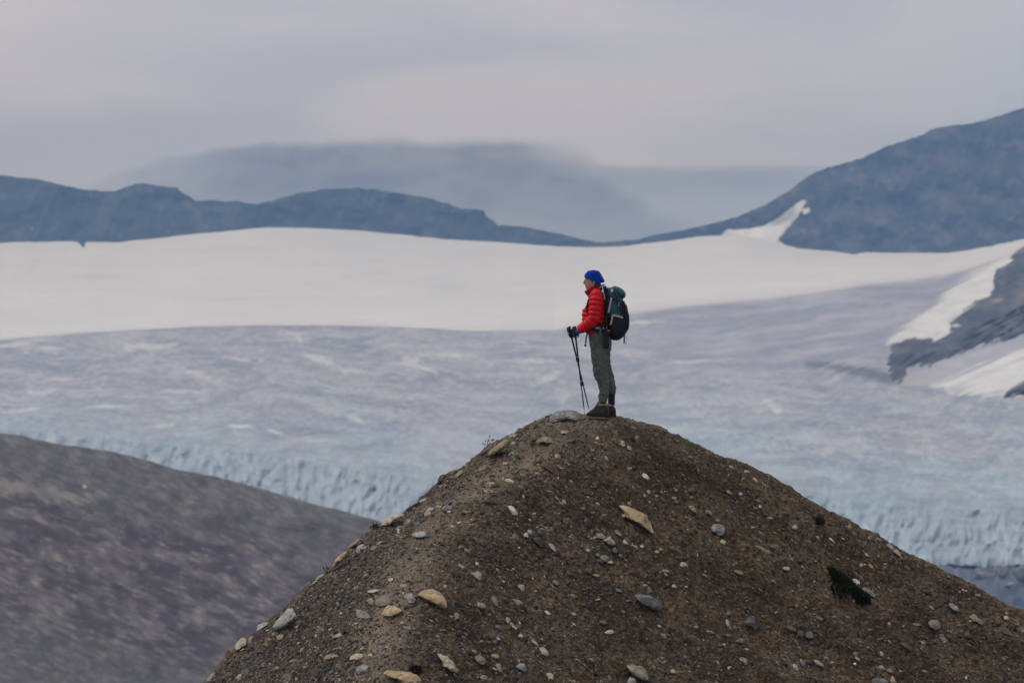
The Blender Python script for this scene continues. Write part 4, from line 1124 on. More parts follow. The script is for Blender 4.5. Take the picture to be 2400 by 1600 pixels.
for st in stones:
    if st['label']:
        continue
    best = None
    for (nm, lu, lv) in LAND:
        du, dv = st['u'] - lu, st['v'] - lv
        dist = math.hypot(du, dv)
        dw = dirword(du, dv)
        rivals = sorted((math.hypot(o_['u'] - lu, o_['v'] - lv), id(o_)) for o_ in stones
                        if o_['col'] == st['col'] and math.hypot(o_['u'] - lu, o_['v'] - lv) > 4 and dirword(o_['u'] - lu, o_['v'] - lv) == dw)
        rank = [q_[1] for q_ in rivals].index(id(st)) if id(st) in [q_[1] for q_ in rivals] else 9
        if rank > 2:
            continue
        kind_ = {'slab': 'flat stone', 'angular': 'angular stone', 'round': 'rounded stone'}[st['shape']]
        order = ('nearest %s %s' if rank == 0 else ('second nearest %s %s' if rank == 1 else 'third nearest %s %s')) % (COLWORD[st['col']], kind_.split()[1])
        size_ = 'small ' if st['big'] < 11 else ''
        lab = '%s%s, the %s %s the %s' % (size_, kind_, order, dw, nm)
        score = dist + 130 * rank + (60 if len(lab.split()) > 16 else 0)
        if lab not in used and len(lab.split()) <= 16 and (best is None or score < best[0]):
            best = (score, lab)
    st['label'] = best[1] if best else 'small %s stone on the slope' % COLWORD[st['col']]
    used.add(st['label'])

for k, st in enumerate(stones):
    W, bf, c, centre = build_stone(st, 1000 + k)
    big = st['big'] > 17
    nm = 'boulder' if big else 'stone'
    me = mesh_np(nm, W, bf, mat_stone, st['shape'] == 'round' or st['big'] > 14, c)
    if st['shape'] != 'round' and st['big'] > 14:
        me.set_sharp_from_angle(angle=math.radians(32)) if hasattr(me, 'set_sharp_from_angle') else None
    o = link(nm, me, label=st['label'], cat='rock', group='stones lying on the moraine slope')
    o.location = centre

# --- plants


def blades(n, sampler, length, width, up, seed, base_col, tip_col):
    r = np.random.default_rng(seed)
    P, nn = sampler(r, n)
    m = len(P)
    d = up + 0.75 * r.normal(size=(m, 3)) + nn * 0.5
    d /= np.linalg.norm(d, axis=1, keepdims=True)
    sd_ = np.cross(d, r.normal(size=(m, 3)))
    sd_ /= np.linalg.norm(sd_, axis=1, keepdims=True)
    L_ = (length * r.uniform(0.5, 1.2, m))[:, None]
    bend = r.normal(size=(m, 3)) * 0.25
    mid = P + d * L_ * 0.55 + bend * L_ * 0.2
    tip = P + (d + bend) * L_
    w = width * r.uniform(0.6, 1.2, m)[:, None]
    V = np.stack([P - sd_ * w * 0.3, P + sd_ * w * 0.3, mid + sd_ * w, tip, mid - sd_ * w], 1)
    Fc = np.arange(5)[None] + (np.arange(m) * 5)[:, None]
    t = r.uniform(0, 1, m)
    C = np.repeat(lerp3(base_col, tip_col, t)[:, None], 5, 1)
    return V.reshape(-1, 3), Fc, C.reshape(-1, 3)


mat_leaf = material('leaf', attr=True, rough=0.8, spec=0.2)
mat_stem = material('stem', color=(0.05, 0.035, 0.02), noise=(40.0, 0.7, 1.2), rough=0.9)
SHRUB = np.array([(545, 485), (605, 510), (700, 590), (775, 670), (850, 745), (925, 820), (922, 862), (860, 868), (780, 820), (712, 735), (694, 800), (672, 818),
                  (640, 800), (585, 745), (565, 700), (600, 650), (560, 560)]) / ZOOM + np.array((1800, 1200))


def poly_sampler(poly, lift):
    def f(r, n):
        lo, hi = poly.min(0), poly.max(0)
        u = r.uniform(lo[0], hi[0], n * 4)
        v = r.uniform(lo[1], hi[1], n * 4)
        sd_ = signed_distance(u, v, poly) - 0.5 - 4.0 * np.abs(pn(u / 5, v / 5, 4.0))
        k = sd_ > 0
        u, v, sd_ = u[k][:n], v[k][:n], sd_[k][:n]
        p, nn = on_mound(u, v)
        h = lift * np.clip(sd_ / 14, 0.1, 1) * (0.7 + 0.5 * pn(u / 7, v / 7)) * r.uniform(0.0, 1.0, len(u))
        return p + nn * h[:, None], nn
    return f


def tube_np(path, radii, m=8):
    """Round tapered tube along a path (arrays)."""
    path = np.asarray(path, float)
    radii = np.broadcast_to(np.asarray(radii, float), (len(path),))
    tang = np.gradient(path, axis=0)
    tang /= np.linalg.norm(tang, axis=1, keepdims=True) + 1e-12
    ref = np.array((0, 1.0, 0.03))
    a = np.cross(tang, ref)
    bad = np.linalg.norm(a, axis=1) < 0.1
    a[bad] = np.cross(tang[bad], (1.0, 0, 0))
    a /= np.linalg.norm(a, axis=1, keepdims=True)
    b = np.cross(tang, a)
    th = np.linspace(0, 2 * np.pi, m, endpoint=False)
    R = path[:, None] + radii[:, None, None] * (np.cos(th)[None, :, None] * a[:, None] + np.sin(th)[None, :, None] * b[:, None])
    n = len(path)
    V = np.concatenate([R.reshape(-1, 3), path[:1], path[-1:]])
    i = np.arange(n * m).reshape(n, m)
    j = np.roll(i, -1, 1)
    quads = np.stack([i[:-1].ravel(), j[:-1].ravel(), j[1:].ravel(), i[1:].ravel()], 1)
    t1 = np.stack([np.full(m, n * m), j[0], i[0]], 1)
    t2 = np.stack([np.full(m, n * m + 1), i[-1], j[-1]], 1)
    return V, [quads, np.concatenate([t1, t2])]


def join(pieces):
    V, F3, F4, off = [], [], [], 0
    for v, f in pieces:
        fl = f if isinstance(f, list) else [f]
        for g_ in fl:
            g_ = np.asarray(g_)
            if len(g_) == 0:
                continue
            (F4 if g_.shape[1] == 4 else F3).append(g_ + off)
        V.append(v)
        off += len(v)
    out = []
    if F4:
        out.append(np.concatenate(F4))
    if F3:
        out.append(np.concatenate(F3))
    return np.concatenate(V), out


p0, _ = on_mound(1992.0, 1372.0)
shrub = link('shrub', None, label='low dark green cushion shrub spreading down the right slope', cat='shrub')
shrub.location = p0
bpy.context.view_layer.update()
V, Fc, C = blades(6500, poly_sampler(SHRUB, 0.06), 0.042, 0.007, np.array((0.1, -0.4, 0.4)), 21, (0.006, 0.009, 0.004), (0.030, 0.038, 0.014))
link('foliage', mesh_np('foliage', V, Fc, mat_leaf, False, C), parent=shrub)
r_ = np.random.default_rng(4)
tubes = []
for k in range(14):
    u1, v1 = SHRUB.mean(0) + r_.normal(size=2) * (14, 18)
    a_, n_a = on_mound(u1, v1)
    b_, n_b = on_mound(u1 + r_.normal() * 14, v1 + r_.normal() * 14)
    tubes.append(tube_np([a_, a_ * 0.5 + b_ * 0.5 + n_a * 0.05, b_ + n_b * 0.08], [0.008, 0.006, 0.003], 6))
V, Fc = join(tubes)
link('stem', mesh_np('stem', V, Fc, mat_stem), parent=shrub)

for k, (cu, cv, w, h, n_, lab, bc, tc_) in enumerate([
        (1921, 1223, 9, 11, 300, 'small dark green tuft just under the right skyline', (0.010, 0.012, 0.006), (0.03, 0.03, 0.014)),
        (975, 1571, 15, 9, 300, 'dark moss clump beside the large orange slab at the bottom edge', (0.010, 0.010, 0.006), (0.028, 0.026, 0.013))]):
    th = np.linspace(0, 2 * np.pi, 10, endpoint=False)
    poly = np.stack([cu + w * np.cos(th) * (1 + 0.2 * np.sin(3 * th)), cv + h * np.sin(th)], 1)
    pl = link('grass_tuft', None, label=lab, cat='plant')
    pl.location = on_mound(float(cu), float(cv))[0]
    bpy.context.view_layer.update()
    V, Fc, C = blades(n_, poly_sampler(poly, 0.04), 0.05, 0.008, np.array((0.05, -0.2, 1.0)), 40 + k, bc, tc_)
    link('foliage', mesh_np('foliage', V, Fc, mat_leaf, False, C), parent=pl)

# flower stalks gone to seed on the left skyline
for (cu, cv, tips, lab, green) in [
        (1141, 1046, [(1132, 1039), (1138, 1033), (1145, 1031), (1149, 1020), (1155, 1029), (1158, 1030)], 'thin seeding flower stalks on the left skyline by the tan boulder', False),
        (879, 1234, [(867, 1234), (868, 1237), (876, 1228), (878, 1231), (885, 1228)], 'small green sprig on the left skyline below the cream boulder', True),
        (766, 1345, [(757, 1328), (759, 1330), (766, 1327), (770, 1329)], 'dry sprig on the left skyline at the foot of the long tan slab', False)]:
    root, _ = on_mound(float(cu), float(f_sil(cu)) + 2.5)
    pl = link('flower_stalk', None, label=lab, cat='plant')
    pl.location = root
    bpy.context.view_layer.update()
    D0 = root[1] - CAM_Y + 0.05
    st_, hd = [], []
    r_ = np.random.default_rng(int(cu))
    for (tu, tv) in tips:
        tip = pix(tu, tv, D0 + r_.uniform(-0.08, 0.08))
        mid = (root + tip) / 2 + np.array((-0.01, 0, 0.012))
        st_.append(tube_np([root + np.array((0, 0.04, -0.02)), mid, tip], [0.0022, 0.002, 0.0015], 5))
        dv_ = (tip - mid)
        dv_ /= np.linalg.norm(dv_)
        for q in range(3):
            cc = tip - dv_ * 0.008 * q + r_.normal(size=3) * 0.003
            hd.append((ICO[1][0] * (0.008, 0.006, 0.007) + cc, ICO[1][1]))
    V, Fc = join(st_)
    link('stem', mesh_np('stem', V, Fc, mat_stem), parent=pl)
    V, Fc = join(hd)
    link('seed_head', mesh_np('seed_head', V, Fc, material('seed', color=(0.06, 0.04, 0.03), noise=(60.0, 0.7, 1.2))), parent=pl)
    if green:
        V, Fc, C = blades(40, lambda r, n: (np.repeat(root[None], n, 0) + r.normal(size=(n, 3)) * 0.015, np.zeros((n, 3))), 0.05, 0.008, np.array((0, 0, 1.0)), 60, (0.03, 0.05, 0.015), (0.05, 0.08, 0.025))
        link('leaf', mesh_np('leaf', V, Fc, mat_leaf, False, C), parent=pl)

for k, (bu, bv_, bw, bh, lab) in enumerate([(2304, 1349, 40, 26, 'low pinkish ice block below the glacier snout, nearest the moraine slope'), (2344, 1338, 38, 46, 'ragged ice block below the snout, between the low pinkish one and the largest'),
                                           (2396, 1346, 46, 62, 'largest ice block below the snout, cut by the right edge of the photo'), (2368, 1372, 26, 20, 'smallest ice block, in front of the others below the snout')]):
    r = np.random.default_rng(300 + k)
    v_, f_ = ICO[4]
    v = v_.copy()
    for q in range(9):
        nrm = r.normal(size=3) * (1, 1, 0.4)
        nrm /= np.linalg.norm(nrm)
        v = v - nrm * (np.maximum(v @ nrm - r.uniform(0.5, 0.8), 0) * 0.95)[:, None]
    v = v * (1 + 0.14 * fbm(v[:, 0] * 2.5 + k, v[:, 1] * 2.5, v[:, 2] * 0.9, 3))[:, None]
    D_ = abs(GROUND_Z) * F_PX / (bv_ + bh * 0.45 - EYE_ROW)
    m_ = D_ / F_PX
    v = v * (1 + 0.25 * pn(v[:, 0] * 2.2 + 9 * k, v[:, 1] * 2.0, 4.0))[:, None]
    V_ = v * (bw * m_ * 0.72, bw * m_ * 0.6, bh * m_ * 0.34)
    c_ = lerp3((0.20, 0.21, 0.26), (0.38, 0.33, 0.35), sstep(fbm(v[:, 0] * 3, v[:, 1] * 3, v[:, 2] * 1.2, 3), -0.4, 0.5))
    o = link('ice_block', mesh_np('ice_block', V_, f_, mat_berg, True, c_), label=lab, cat='ice block', group='ice blocks fallen below the glacier snout')
    o.location = pix(bu, bv_, D_)

# ------------------------------------------------------------------ the hiker


def H(u, v, y=0.0):
    """Point at the hiker's distance: photograph pixel plus metres of depth."""
    p = pix(u, v, 67.0)
    p[..., 1] += y
    return p


def spline(pts, n):
    """Catmull-Rom through control rows (any width), n samples."""
    P = np.array(pts, float)
    P = np.concatenate([2 * P[:1] - P[1:2], P, 2 * P[-1:] - P[-2:-1]])
    m = len(P) - 3
    t = np.linspace(0, m - 1e-6, n)
    i = t.astype(int)
    f = (t - i)[:, None]
    a, b, c, d = P[i], P[i + 1], P[i + 2], P[i + 3]
    return 0.5 * (2 * b + (c - a) * f + (2 * a - 5 * b + 4 * c - d) * f ** 2 + (3 * b - a - 3 * c + d) * f ** 3)


def close_rings(R):
    """Capped loft through rings (n, m, 3)."""
    n, m, _ = R.shape
    V = np.concatenate([R.reshape(-1, 3), R[0].mean(0)[None], R[-1].mean(0)[None]])
    i = np.arange(n * m).reshape(n, m)
    j = np.roll(i, -1, 1)
    quads = np.stack([i[:-1].ravel(), j[:-1].ravel(), j[1:].ravel(), i[1:].ravel()], 1)
    t1 = np.stack([np.full(m, n * m), j[0], i[0]], 1)
    t2 = np.stack([np.full(m, n * m + 1), i[-1], j[-1]], 1)
    return V, [quads, np.concatenate([t1, t2])]


def limb(rows, n=40, m=20, puff=None, wob=0.0, seed=0, power=2.0, round_ends=True):
    """rows: (u, v, y, half width across the picture plane's depth, half width in the picture plane); metres for y and widths."""
    q = spline([(*r[:3], r[3], r[4]) for r in rows], n)
    C = H(q[:, 0], q[:, 1], q[:, 2])
    T = np.gradient(C, axis=0)
    T /= np.linalg.norm(T, axis=1, keepdims=True)
    a = np.array((0, 1.0, 0))[None] - T * T[:, 1:2]
    a /= np.linalg.norm(a, axis=1, keepdims=True)
    b = np.cross(T, a)
    s_ = np.concatenate([[0], np.cumsum(np.linalg.norm(np.diff(C, axis=0), axis=1))])
    k = np.ones(n)
    if puff:
        per, amp, ph = puff
        k = 1 + amp * (np.abs(np.sin(np.pi * (s_ / per + ph))) ** 0.55 - 0.7)
    if round_ends:
        e = np.minimum(s_, s_[-1] - s_)
        r0 = np.minimum(q[:, 3], q[:, 4])
        k = k * np.where(e < r0 * 0.6, np.sqrt(np.clip(1 - (1 - e / (r0 * 0.6)) ** 2, 0.04, 1)), 1)
    th = np.linspace(0, 2 * np.pi, m, endpoint=False)
    ct, st_ = np.cos(th), np.sin(th)
    ct, st_ = np.sign(ct) * np.abs(ct) ** (2 / power), np.sign(st_) * np.abs(st_) ** (2 / power)
    R = C[:, None] + (k * q[:, 3])[:, None, None] * ct[None, :, None] * a[:, None] + (k * q[:, 4])[:, None, None] * st_[None, :, None] * b[:, None]
    if wob:
        d = fbm(R[..., 0] / 0.06 + seed, R[..., 1] / 0.06, R[..., 2] / 0.035 + 0.8 * R[..., 0] / 0.05, 2)
        c = R - C[:, None]
        R = C[:, None] + c * (1 + wob * d)[..., None]
    return close_rings(R)


def slices(rows, n=48, m=32, power=2.3, y0=0.0, puff=None, wob=0.0, tilt=0.0, seed=0, front=0.0):
    """Horizontal loft. rows: (v, u front, u back, half width). tilt raises the back by px per px; front narrows the front."""
    q = spline(rows, n)
    uc, ha = (q[:, 1] + q[:, 2]) / 2, (q[:, 2] - q[:, 1]) / 2
    th = np.linspace(0, 2 * np.pi, m, endpoint=False)
    ct, st_ = np.cos(th), np.sin(th)
    ct, st_ = np.sign(ct) * np.abs(ct) ** (2 / power), np.sign(st_) * np.abs(st_) ** (2 / power)
    k = np.ones(n)
    if puff:
        per, amp, ph = puff
        k = 1 + amp * (np.abs(np.sin(np.pi * (q[:, 0] / per + ph))) ** 0.55 - 0.7)
    U = uc[:, None] + (k * ha)[:, None] * ct[None]
    V = q[:, :1] - tilt * (U - uc[:, None])
    Y = y0 + (k * q[:, 3])[:, None] * st_[None] * (1 - front * np.clip(-ct, 0, 1) ** 2)[None]
    R = H(U, V, Y)
    if wob:
        d = fbm(R[..., 0] / 0.05 + seed, R[..., 1] / 0.05, R[..., 2] / 0.05, 3)
        c = R.mean(1, keepdims=True)
        R = c + (R - c) * (1 + wob * d)[..., None]
    return close_rings(R)


def ball(u, v, y, rx, ry, rz, ang=0.0):
    bv, bf = ICO[3]
    p = bv * (rx, ry, rz)
    c, s_ = math.cos(math.radians(ang)), math.sin(math.radians(ang))
    p = np.stack([p[:, 0] * c + p[:, 2] * s_, p[:, 1], -p[:, 0] * s_ + p[:, 2] * c], 1)
    return p + H(u, v, y), bf


def box(u0, v0, u1, v1, y0, y1, bev=0.0):
    """Rounded block between two photograph corners and two depths."""
    c = (H(u0, v0, y0) + H(u1, v1, y1)) / 2
    h = np.abs(H(u1, v1, y1) - H(u0, v0, y0)) / 2
    bv, bf = ICO[3]
    p = np.sign(bv) * np.abs(bv) ** 0.35
    return p / np.abs(p).max(0) * h + c, bf


def fuse(name, pieces, voxel, smooth_n, mat, parent=None, **kw):
    V, Fc = join(pieces)
    o = bpy.data.objects.new('fuse', mesh_np('fuse', V, Fc))
    SC.collection.objects.link(o)
    m = o.modifiers.new('r', 'REMESH')
    m.mode = 'VOXEL'
    m.voxel_size = voxel
    if smooth_n:
        s_ = o.modifiers.new('s', 'SMOOTH')
        s_.factor = 0.5
        s_.iterations = smooth_n
    dg = bpy.context.evaluated_depsgraph_get()
    me = bpy.data.meshes.new_from_object(o.evaluated_get(dg))
    me.name = name
    me.polygons.foreach_set('use_smooth', np.ones(len(me.polygons), bool))
    me.materials.clear()
    me.materials.append(mat)
    bpy.data.objects.remove(o)
    return link(name, me, parent=parent, **kw)


def part(name, pieces, mat, parent, smooth_shade=True, **kw):
    V, Fc = join(pieces)
    return link(name, mesh_np(name, V, Fc, mat, smooth_shade), parent=parent, **kw)


def ribbon(rows, thick=0.004, n=24):
    """Flat strap. rows: (u, v, y, half width in metres across depth (y))."""
    return limb([(r[0], r[1], r[2], r[3], thick) for r in rows], n=n, m=10, power=4, round_ends=False)


def strap(rows, w, n=24, th=0.003):
    """Strap whose flat face looks at the camera; w = half width in metres."""
    return limb([(r[0], r[1], r[2], th, w) for r in rows], n=n, m=10, power=4, round_ends=False)


M_skin = material('skin', color=(0.42, 0.235, 0.165), rough=0.55, noise=(60.0, 0.92, 1.06), bump=(400.0, 0.1, 0.001))
M_red = material('red_nylon', color=(0.62, 0.009, 0.016), rough=0.6, noise=(30.0, 0.82, 1.1), bump=(90.0, 0.3, 0.004), spec=0.2)
M_dred = material('dark_red_nylon', color=(0.27, 0.006, 0.014), rough=0.7, spec=0.15, noise=(30.0, 0.88, 1.08), bump=(90.0, 0.25, 0.004))
M_trs = material('grey_green_cloth', color=(0.108, 0.122, 0.104), rough=0.95, noise=((14.0, 14.0, 7.0), 0.72, 1.22), bump=(28.0, 0.8, 0.02), spec=0.1)
M_scarf = material('blue_cloth', color=(0.003, 0.046, 0.36), rough=0.85, spec=0.1, noise=((40.0, 40.0, 90.0), 0.6, 1.2), bump=(50.0, 0.4, 0.005))
M_hair = material('hair', color=(0.022, 0.013, 0.010), rough=0.5, noise=((90.0, 90.0, 20.0), 0.6, 1.4), bump=(150.0, 0.5, 0.004))
M_black = material('black_fabric', color=(0.012, 0.012, 0.015), rough=0.75, noise=(40.0, 0.7, 1.4), bump=(120.0, 0.3, 0.003))
M_glove = material('black_glove', color=(0.014, 0.014, 0.019), rough=0.6, noise=(60.0, 0.7, 1.5), bump=(120.0, 0.4, 0.003))
M_teal = material('teal_nylon', color=(0.007, 0.062, 0.092), rough=0.45, noise=(12.0, 0.4, 1.5), bump=(22.0, 0.6, 0.02), spec=0.4)
M_cuff = material('blue_fleece', color=(0.02, 0.12, 0.30), rough=0.9, noise=(50.0, 0.8, 1.2))
M_boot = material('brown_leather', color=(0.046, 0.032, 0.024), rough=0.65, noise=(45.0, 0.65, 1.35), bump=(80.0, 0.4, 0.004))
M_bootlt = material('worn_suede', color=(0.20, 0.145, 0.105), rough=0.85, noise=(45.0, 0.7, 1.3))
M_sole = material('sole_rubber', color=(0.018, 0.016, 0.015), rough=0.8, noise=(50.0, 0.7, 1.4))
M_sock = material('dark_plaid_sock', color=(0.010, 0.013, 0.028), rough=0.95, noise=((70.0, 70.0, 70.0), 0.4, 2.2))
M_web = material('grey_webbing', color=(0.36, 0.37, 0.36), rough=0.6, noise=(80.0, 0.85, 1.1))
M_white = material('white_patch', color=(0.72, 0.74, 0.78), rough=0.5, noise=(80.0, 0.95, 1.03))
M_orange = material('orange_plastic', color=(0.75, 0.13, 0.01), rough=0.4, noise=(80.0, 0.9, 1.05))
M_pole = material('pole_lacquer', color=(0.012, 0.010, 0.011), rough=0.6, noise=((5.0, 5.0, 40.0), 0.6, 1.5), spec=0.2)
M_polered = material('red_pole_band', color=(0.14, 0.015, 0.015), rough=0.4, noise=(80.0, 0.9, 1.1))
M_metal = material('steel', color=(0.4, 0.4, 0.42), rough=0.35, metallic=0.8, noise=(80.0, 0.9, 1.1))
M_eye = material('eye_white', color=(0.6, 0.58, 0.55), rough=0.2, noise=(80.0, 0.95, 1.05))
M_iris = material('dark_iris', color=(0.02, 0.014, 0.01), rough=0.2, noise=(80.0, 0.9, 1.1))
M_lip = material('lips', color=(0.34, 0.12, 0.10), rough=0.5, noise=(80.0, 0.95, 1.05))

# --- head profile (v, u front, u back, half width)
HEAD = [(633.9, 1386, 1399, 0.030), (636.5, 1379.5, 1404.5, 0.052), (641, 1374.5, 1408, 0.067), (647, 1371.6, 1409.5, 0.0745), (652, 1370.6, 1409.6, 0.0765),
        (656, 1371.6, 1409, 0.076), (660, 1371.6, 1407.5, 0.074), (664, 1371.9, 1405, 0.0705), (668, 1372.3, 1402, 0.065), (672, 1373.2, 1399.5, 0.058),
        (675.5, 1373.8, 1397, 0.049), (678.3, 1375.3, 1394, 0.036), (679.8, 1379, 1390, 0.018)]
NEAR, FAR = -1, 1
SKULL = [((v + 2.6, uf + 2.0, ub - 2.2, hw * 0.88) if v < 645 else ((v, uf + 0.6, ub - 1.2, hw * 0.95) if v < 650 else (v, uf, ub, hw))) for (v, uf, ub, hw) in HEAD]
skin = [slices(SKULL, 60, 40, 2.1, front=0.22)]
skin.append(limb([(1371.8, 654.5, 0, 0.0075, 0.008), (1369.6, 659.5, 0, 0.009, 0.010), (1368.0, 662.8, 0, 0.0125, 0.0085), (1370.5, 665.3, 0, 0.014, 0.007), (1373, 666, 0, 0.012, 0.006)], 20, 14))
skin.append(ball(1372.6, 653.2, 0, 0.008, 0.048, 0.007))                              # brow
skin.append(ball(1375.2, 676.4, 0, 0.011, 0.022, 0.010))                              # chin
skin.append(ball(1373.0, 669.2, 0, 0.009, 0.022, 0.0048))
skin.append(ball(1373.6, 673.0, 0, 0.009, 0.020, 0.0052))
for s_ in (NEAR, FAR):
    skin.append(ball(1391.5, 661.5, 0.0735 * s_, 0.011, 0.008, 0.026, -12))           # ear
    skin.append(ball(1368.9 + 1.2, 664.3, 0.009 * s_, 0.007, 0.006, 0.0055))          # nostril wing
skin.append(limb([(1391, 668, 0, 0.052, 0.056), (1394, 680, 0, 0.055, 0.058), (1397, 695, 0, 0.075, 0.07)], 16, 20))
skin.append(slices([(690, 1388, 1408, 0.10), (702, 1382, 1414, 0.155), (725, 1376, 1415, 0.15), (755, 1376, 1414, 0.13), (780, 1380, 1418, 0.145), (800, 1385, 1426, 0.15)], 30, 24))
ARM = {NEAR: [(1396.5, 694, -0.165), (1394, 722, -0.205), (1390.5, 748, -0.215), (1374, 764, -0.165), (1355, 775.5, -0.085), (1346, 778, -0.05)],
       FAR: [(1396.5, 694, 0.165), (1394, 722, 0.205), (1391, 748, 0.20), (1372, 763, 0.15), (1350, 774, 0.085), (1341, 777, 0.06)]}
for s_ in (NEAR, FAR):
    rr = (0.048, 0.046, 0.042, 0.038, 0.027, 0.026)
    skin.append(limb([(*p_, r_, r_) for p_, r_ in zip(ARM[s_], rr)], 40, 16))
LEGN = [(1405, 790, -0.085), (1407, 830, -0.095), (1409, 872, -0.10), (1414, 893, -0.105), (1414.5, 925, -0.105), (1413, 955, -0.105)]
LEGF = [(1405, 790, 0.085), (1410, 830, 0.10), (1420, 872, 0.105), (1430, 895, 0.105), (1433, 925, 0.105), (1433, 957, 0.105)]
for L_ in (LEGN, LEGF):
    skin.append(limb([(*p_, r_, r_) for p_, r_ in zip(L_, (0.085, 0.075, 0.055, 0.046, 0.033, 0.030))], 40, 16))
for s_ in (NEAR, FAR):
    hu, hv, hy = ARM[s_][-1]
    skin.append(ball(hu, hv, hy, 0.028, 0.024, 0.026))
person = fuse('person', skin, 0.0042, 2, M_skin, label='hiker in red puffy jacket and blue headscarf standing on the summit with poles', cat='person')

# --- face details
for s_ in (NEAR, FAR):
    e = part('eye', [ball(1374.4, 657.3, 0.029 * s_, 0.0085, 0.009, 0.0055)], M_eye, person)
    part('iris', [ball(1373.2, 657.3, 0.032 * s_, 0.004, 0.0062, 0.0045)], M_iris, e)
    part('eyebrow', [limb([(1371.8, 653.2, 0.020 * s_, 0.005, 0.0036), (1374.2, 652.4, 0.042 * s_, 0.007, 0.0042), (1379, 653.8, 0.062 * s_, 0.006, 0.003)], 14, 8)], M_hair, person)
part('mouth', [limb([(1374.2, 671.0, -0.023, 0.003, 0.0032), (1371.9, 670.2, 0, 0.004, 0.0052), (1374.2, 671.0, 0.023, 0.003, 0.0032)], 18, 10)], M_lip, person)

# --- headscarf wrapped over the crown and hanging to a point at the nape
hq = np.array(HEAD)


def head_at(v):
    return [np.interp(v, hq[:, 0], hq[:, k]) for k in (1, 2, 3)]


m_, n_ = 56, 34
th = np.linspace(0, 2 * np.pi, m_, endpoint=False)
rings = []
for t in np.linspace(0.02, 1, n_):
    ct, st_ = np.cos(th), np.sin(th)
    x01 = (1 + ct) / 2                                       # 0 at the brow, 1 at the nape
    vb = np.interp(x01, [0, 0.25, 0.55, 0.8, 1], [648.8, 653.5, 663.5, 665, 659.5])
    v = 632.6 + (vb - 632.6) * t ** 1.25
    uf, ub, hw = head_at(np.maximum(v + 1.0, 633.9))
    drape = np.interp(v, [632, 640, 646, 652, 659.5, 666], [-1.5, -1.5, 0.2, 3.6, 9.2, 11.0])
    ub = ub + drape * sstep(x01, 0.55, 1.0)
    uf = uf - 1.1
    uc, ha = (uf + ub) / 2, (ub - uf) / 2 + 1.0
    fold = 0.5 * np.sin(9 * (v - 640) / 8 + 3.5 * x01 * 2) * sstep(t, 0.1, 0.4)
    fold = 0.6 * np.sin((v - 20 * x01 + 2.0 * np.sin(5 * x01)) / 0.95) * sstep(t, 0.12, 0.5) * sstep(x01, 0.02, 0.3)
    grow = math.sqrt(min(1.0, (t ** 1.25 * 20 + 0.15) / 1.6))
    U = uc + (ha + fold) * ct * grow
    Y = (hw + 0.007 + fold * 0.004) * st_ * grow * (1 - 0.2 * np.clip(-ct, 0, 1) ** 2) * (1 - 0.55 * sstep(x01, 0.86, 1.0) * sstep(v, 645, 660))
    rings.append(H(U, v, Y))
scarf = part('headscarf', [close_rings(np.array(rings))], M_scarf, person)
part('knot', [ball(1407.5, 660.5, -0.020, 0.016, 0.03, 0.014, 30), limb([(1405, 661, -0.045, 0.006, 0.012), (1411, 660.5, -0.035, 0.008, 0.014), (1417, 659.6, -0.015, 0.006, 0.007)], 14, 10)], M_scarf, scarf)

# --- hair gathered at the nape
part('hair', [limb([(1398, 663, 0, 0.058, 0.028), (1403, 669, 0, 0.056, 0.034), (1406, 675, 0, 0.05, 0.034), (1409, 681, 0, 0.035, 0.026)], 20, 20, wob=0.10),
              limb([(1396, 661, -0.062, 0.010, 0.012), (1398, 668, -0.060, 0.014, 0.018), (1401, 675, -0.05, 0.014, 0.020)], 14, 12, wob=0.08),
              limb([(1396, 661, 0.062, 0.010, 0.012), (1398, 668, 0.060, 0.014, 0.018), (1401, 675, 0.05, 0.014, 0.020)], 14, 12, wob=0.08)], M_hair, person)

# --- quilted jacket
torso = slices([(683, 1383, 1409, 0.10), (688, 1379.5, 1414, 0.155), (696, 1378.5, 1418, 0.188), (706, 1378, 1420, 0.195), (714, 1373.5, 1420.5, 0.19), (722, 1367, 1420.5, 0.185),
                (728, 1364.3, 1420.5, 0.18), (738, 1364, 1420.3, 0.172), (748, 1364.2, 1419.5, 0.165), (758, 1365, 1419, 0.162), (768, 1368, 1419, 0.165), (776, 1372, 1420, 0.17), (781, 1377, 1420, 0.165)],
               150, 64, 2.25, puff=(10.6, 0.13, 0.2), wob=0.016, tilt=0.10, front=0.15)
pieces = [torso]
for s_ in (NEAR, FAR):
    a = ARM[s_]
    rows = [(1399, 684, 0.12 * s_, 0.058, 0.055), (1396.5, 694, 0.172 * s_, 0.070, 0.070), (1395.5, 708, 0.195 * s_, 0.074, 0.076), (a[1][0], 724, 0.212 * s_, 0.072, 0.070), (1391.5, 740, 0.218 * s_, 0.069, 0.068),
            (a[2][0] - 1.0, 751, a[2][2], 0.066, 0.068), (a[2][0] - 8, 757, a[2][2] - 0.012 * s_, 0.064, 0.066), (a[3][0], a[3][1], a[3][2], 0.056, 0.060), (a[3][0] - 8, a[3][1] + 5.2, a[3][2] - 0.03 * s_, 0.050, 0.052), (a[4][0] + 3.5, a[4][1] - 1, a[4][2], 0.042, 0.043)]
    pieces.append(limb(rows, 150, 36, puff=(0.056, 0.24, 0.3), wob=0.025, seed=3 * s_))
jacket = fuse('jacket', pieces, 0.0036, 0, M_red, person)
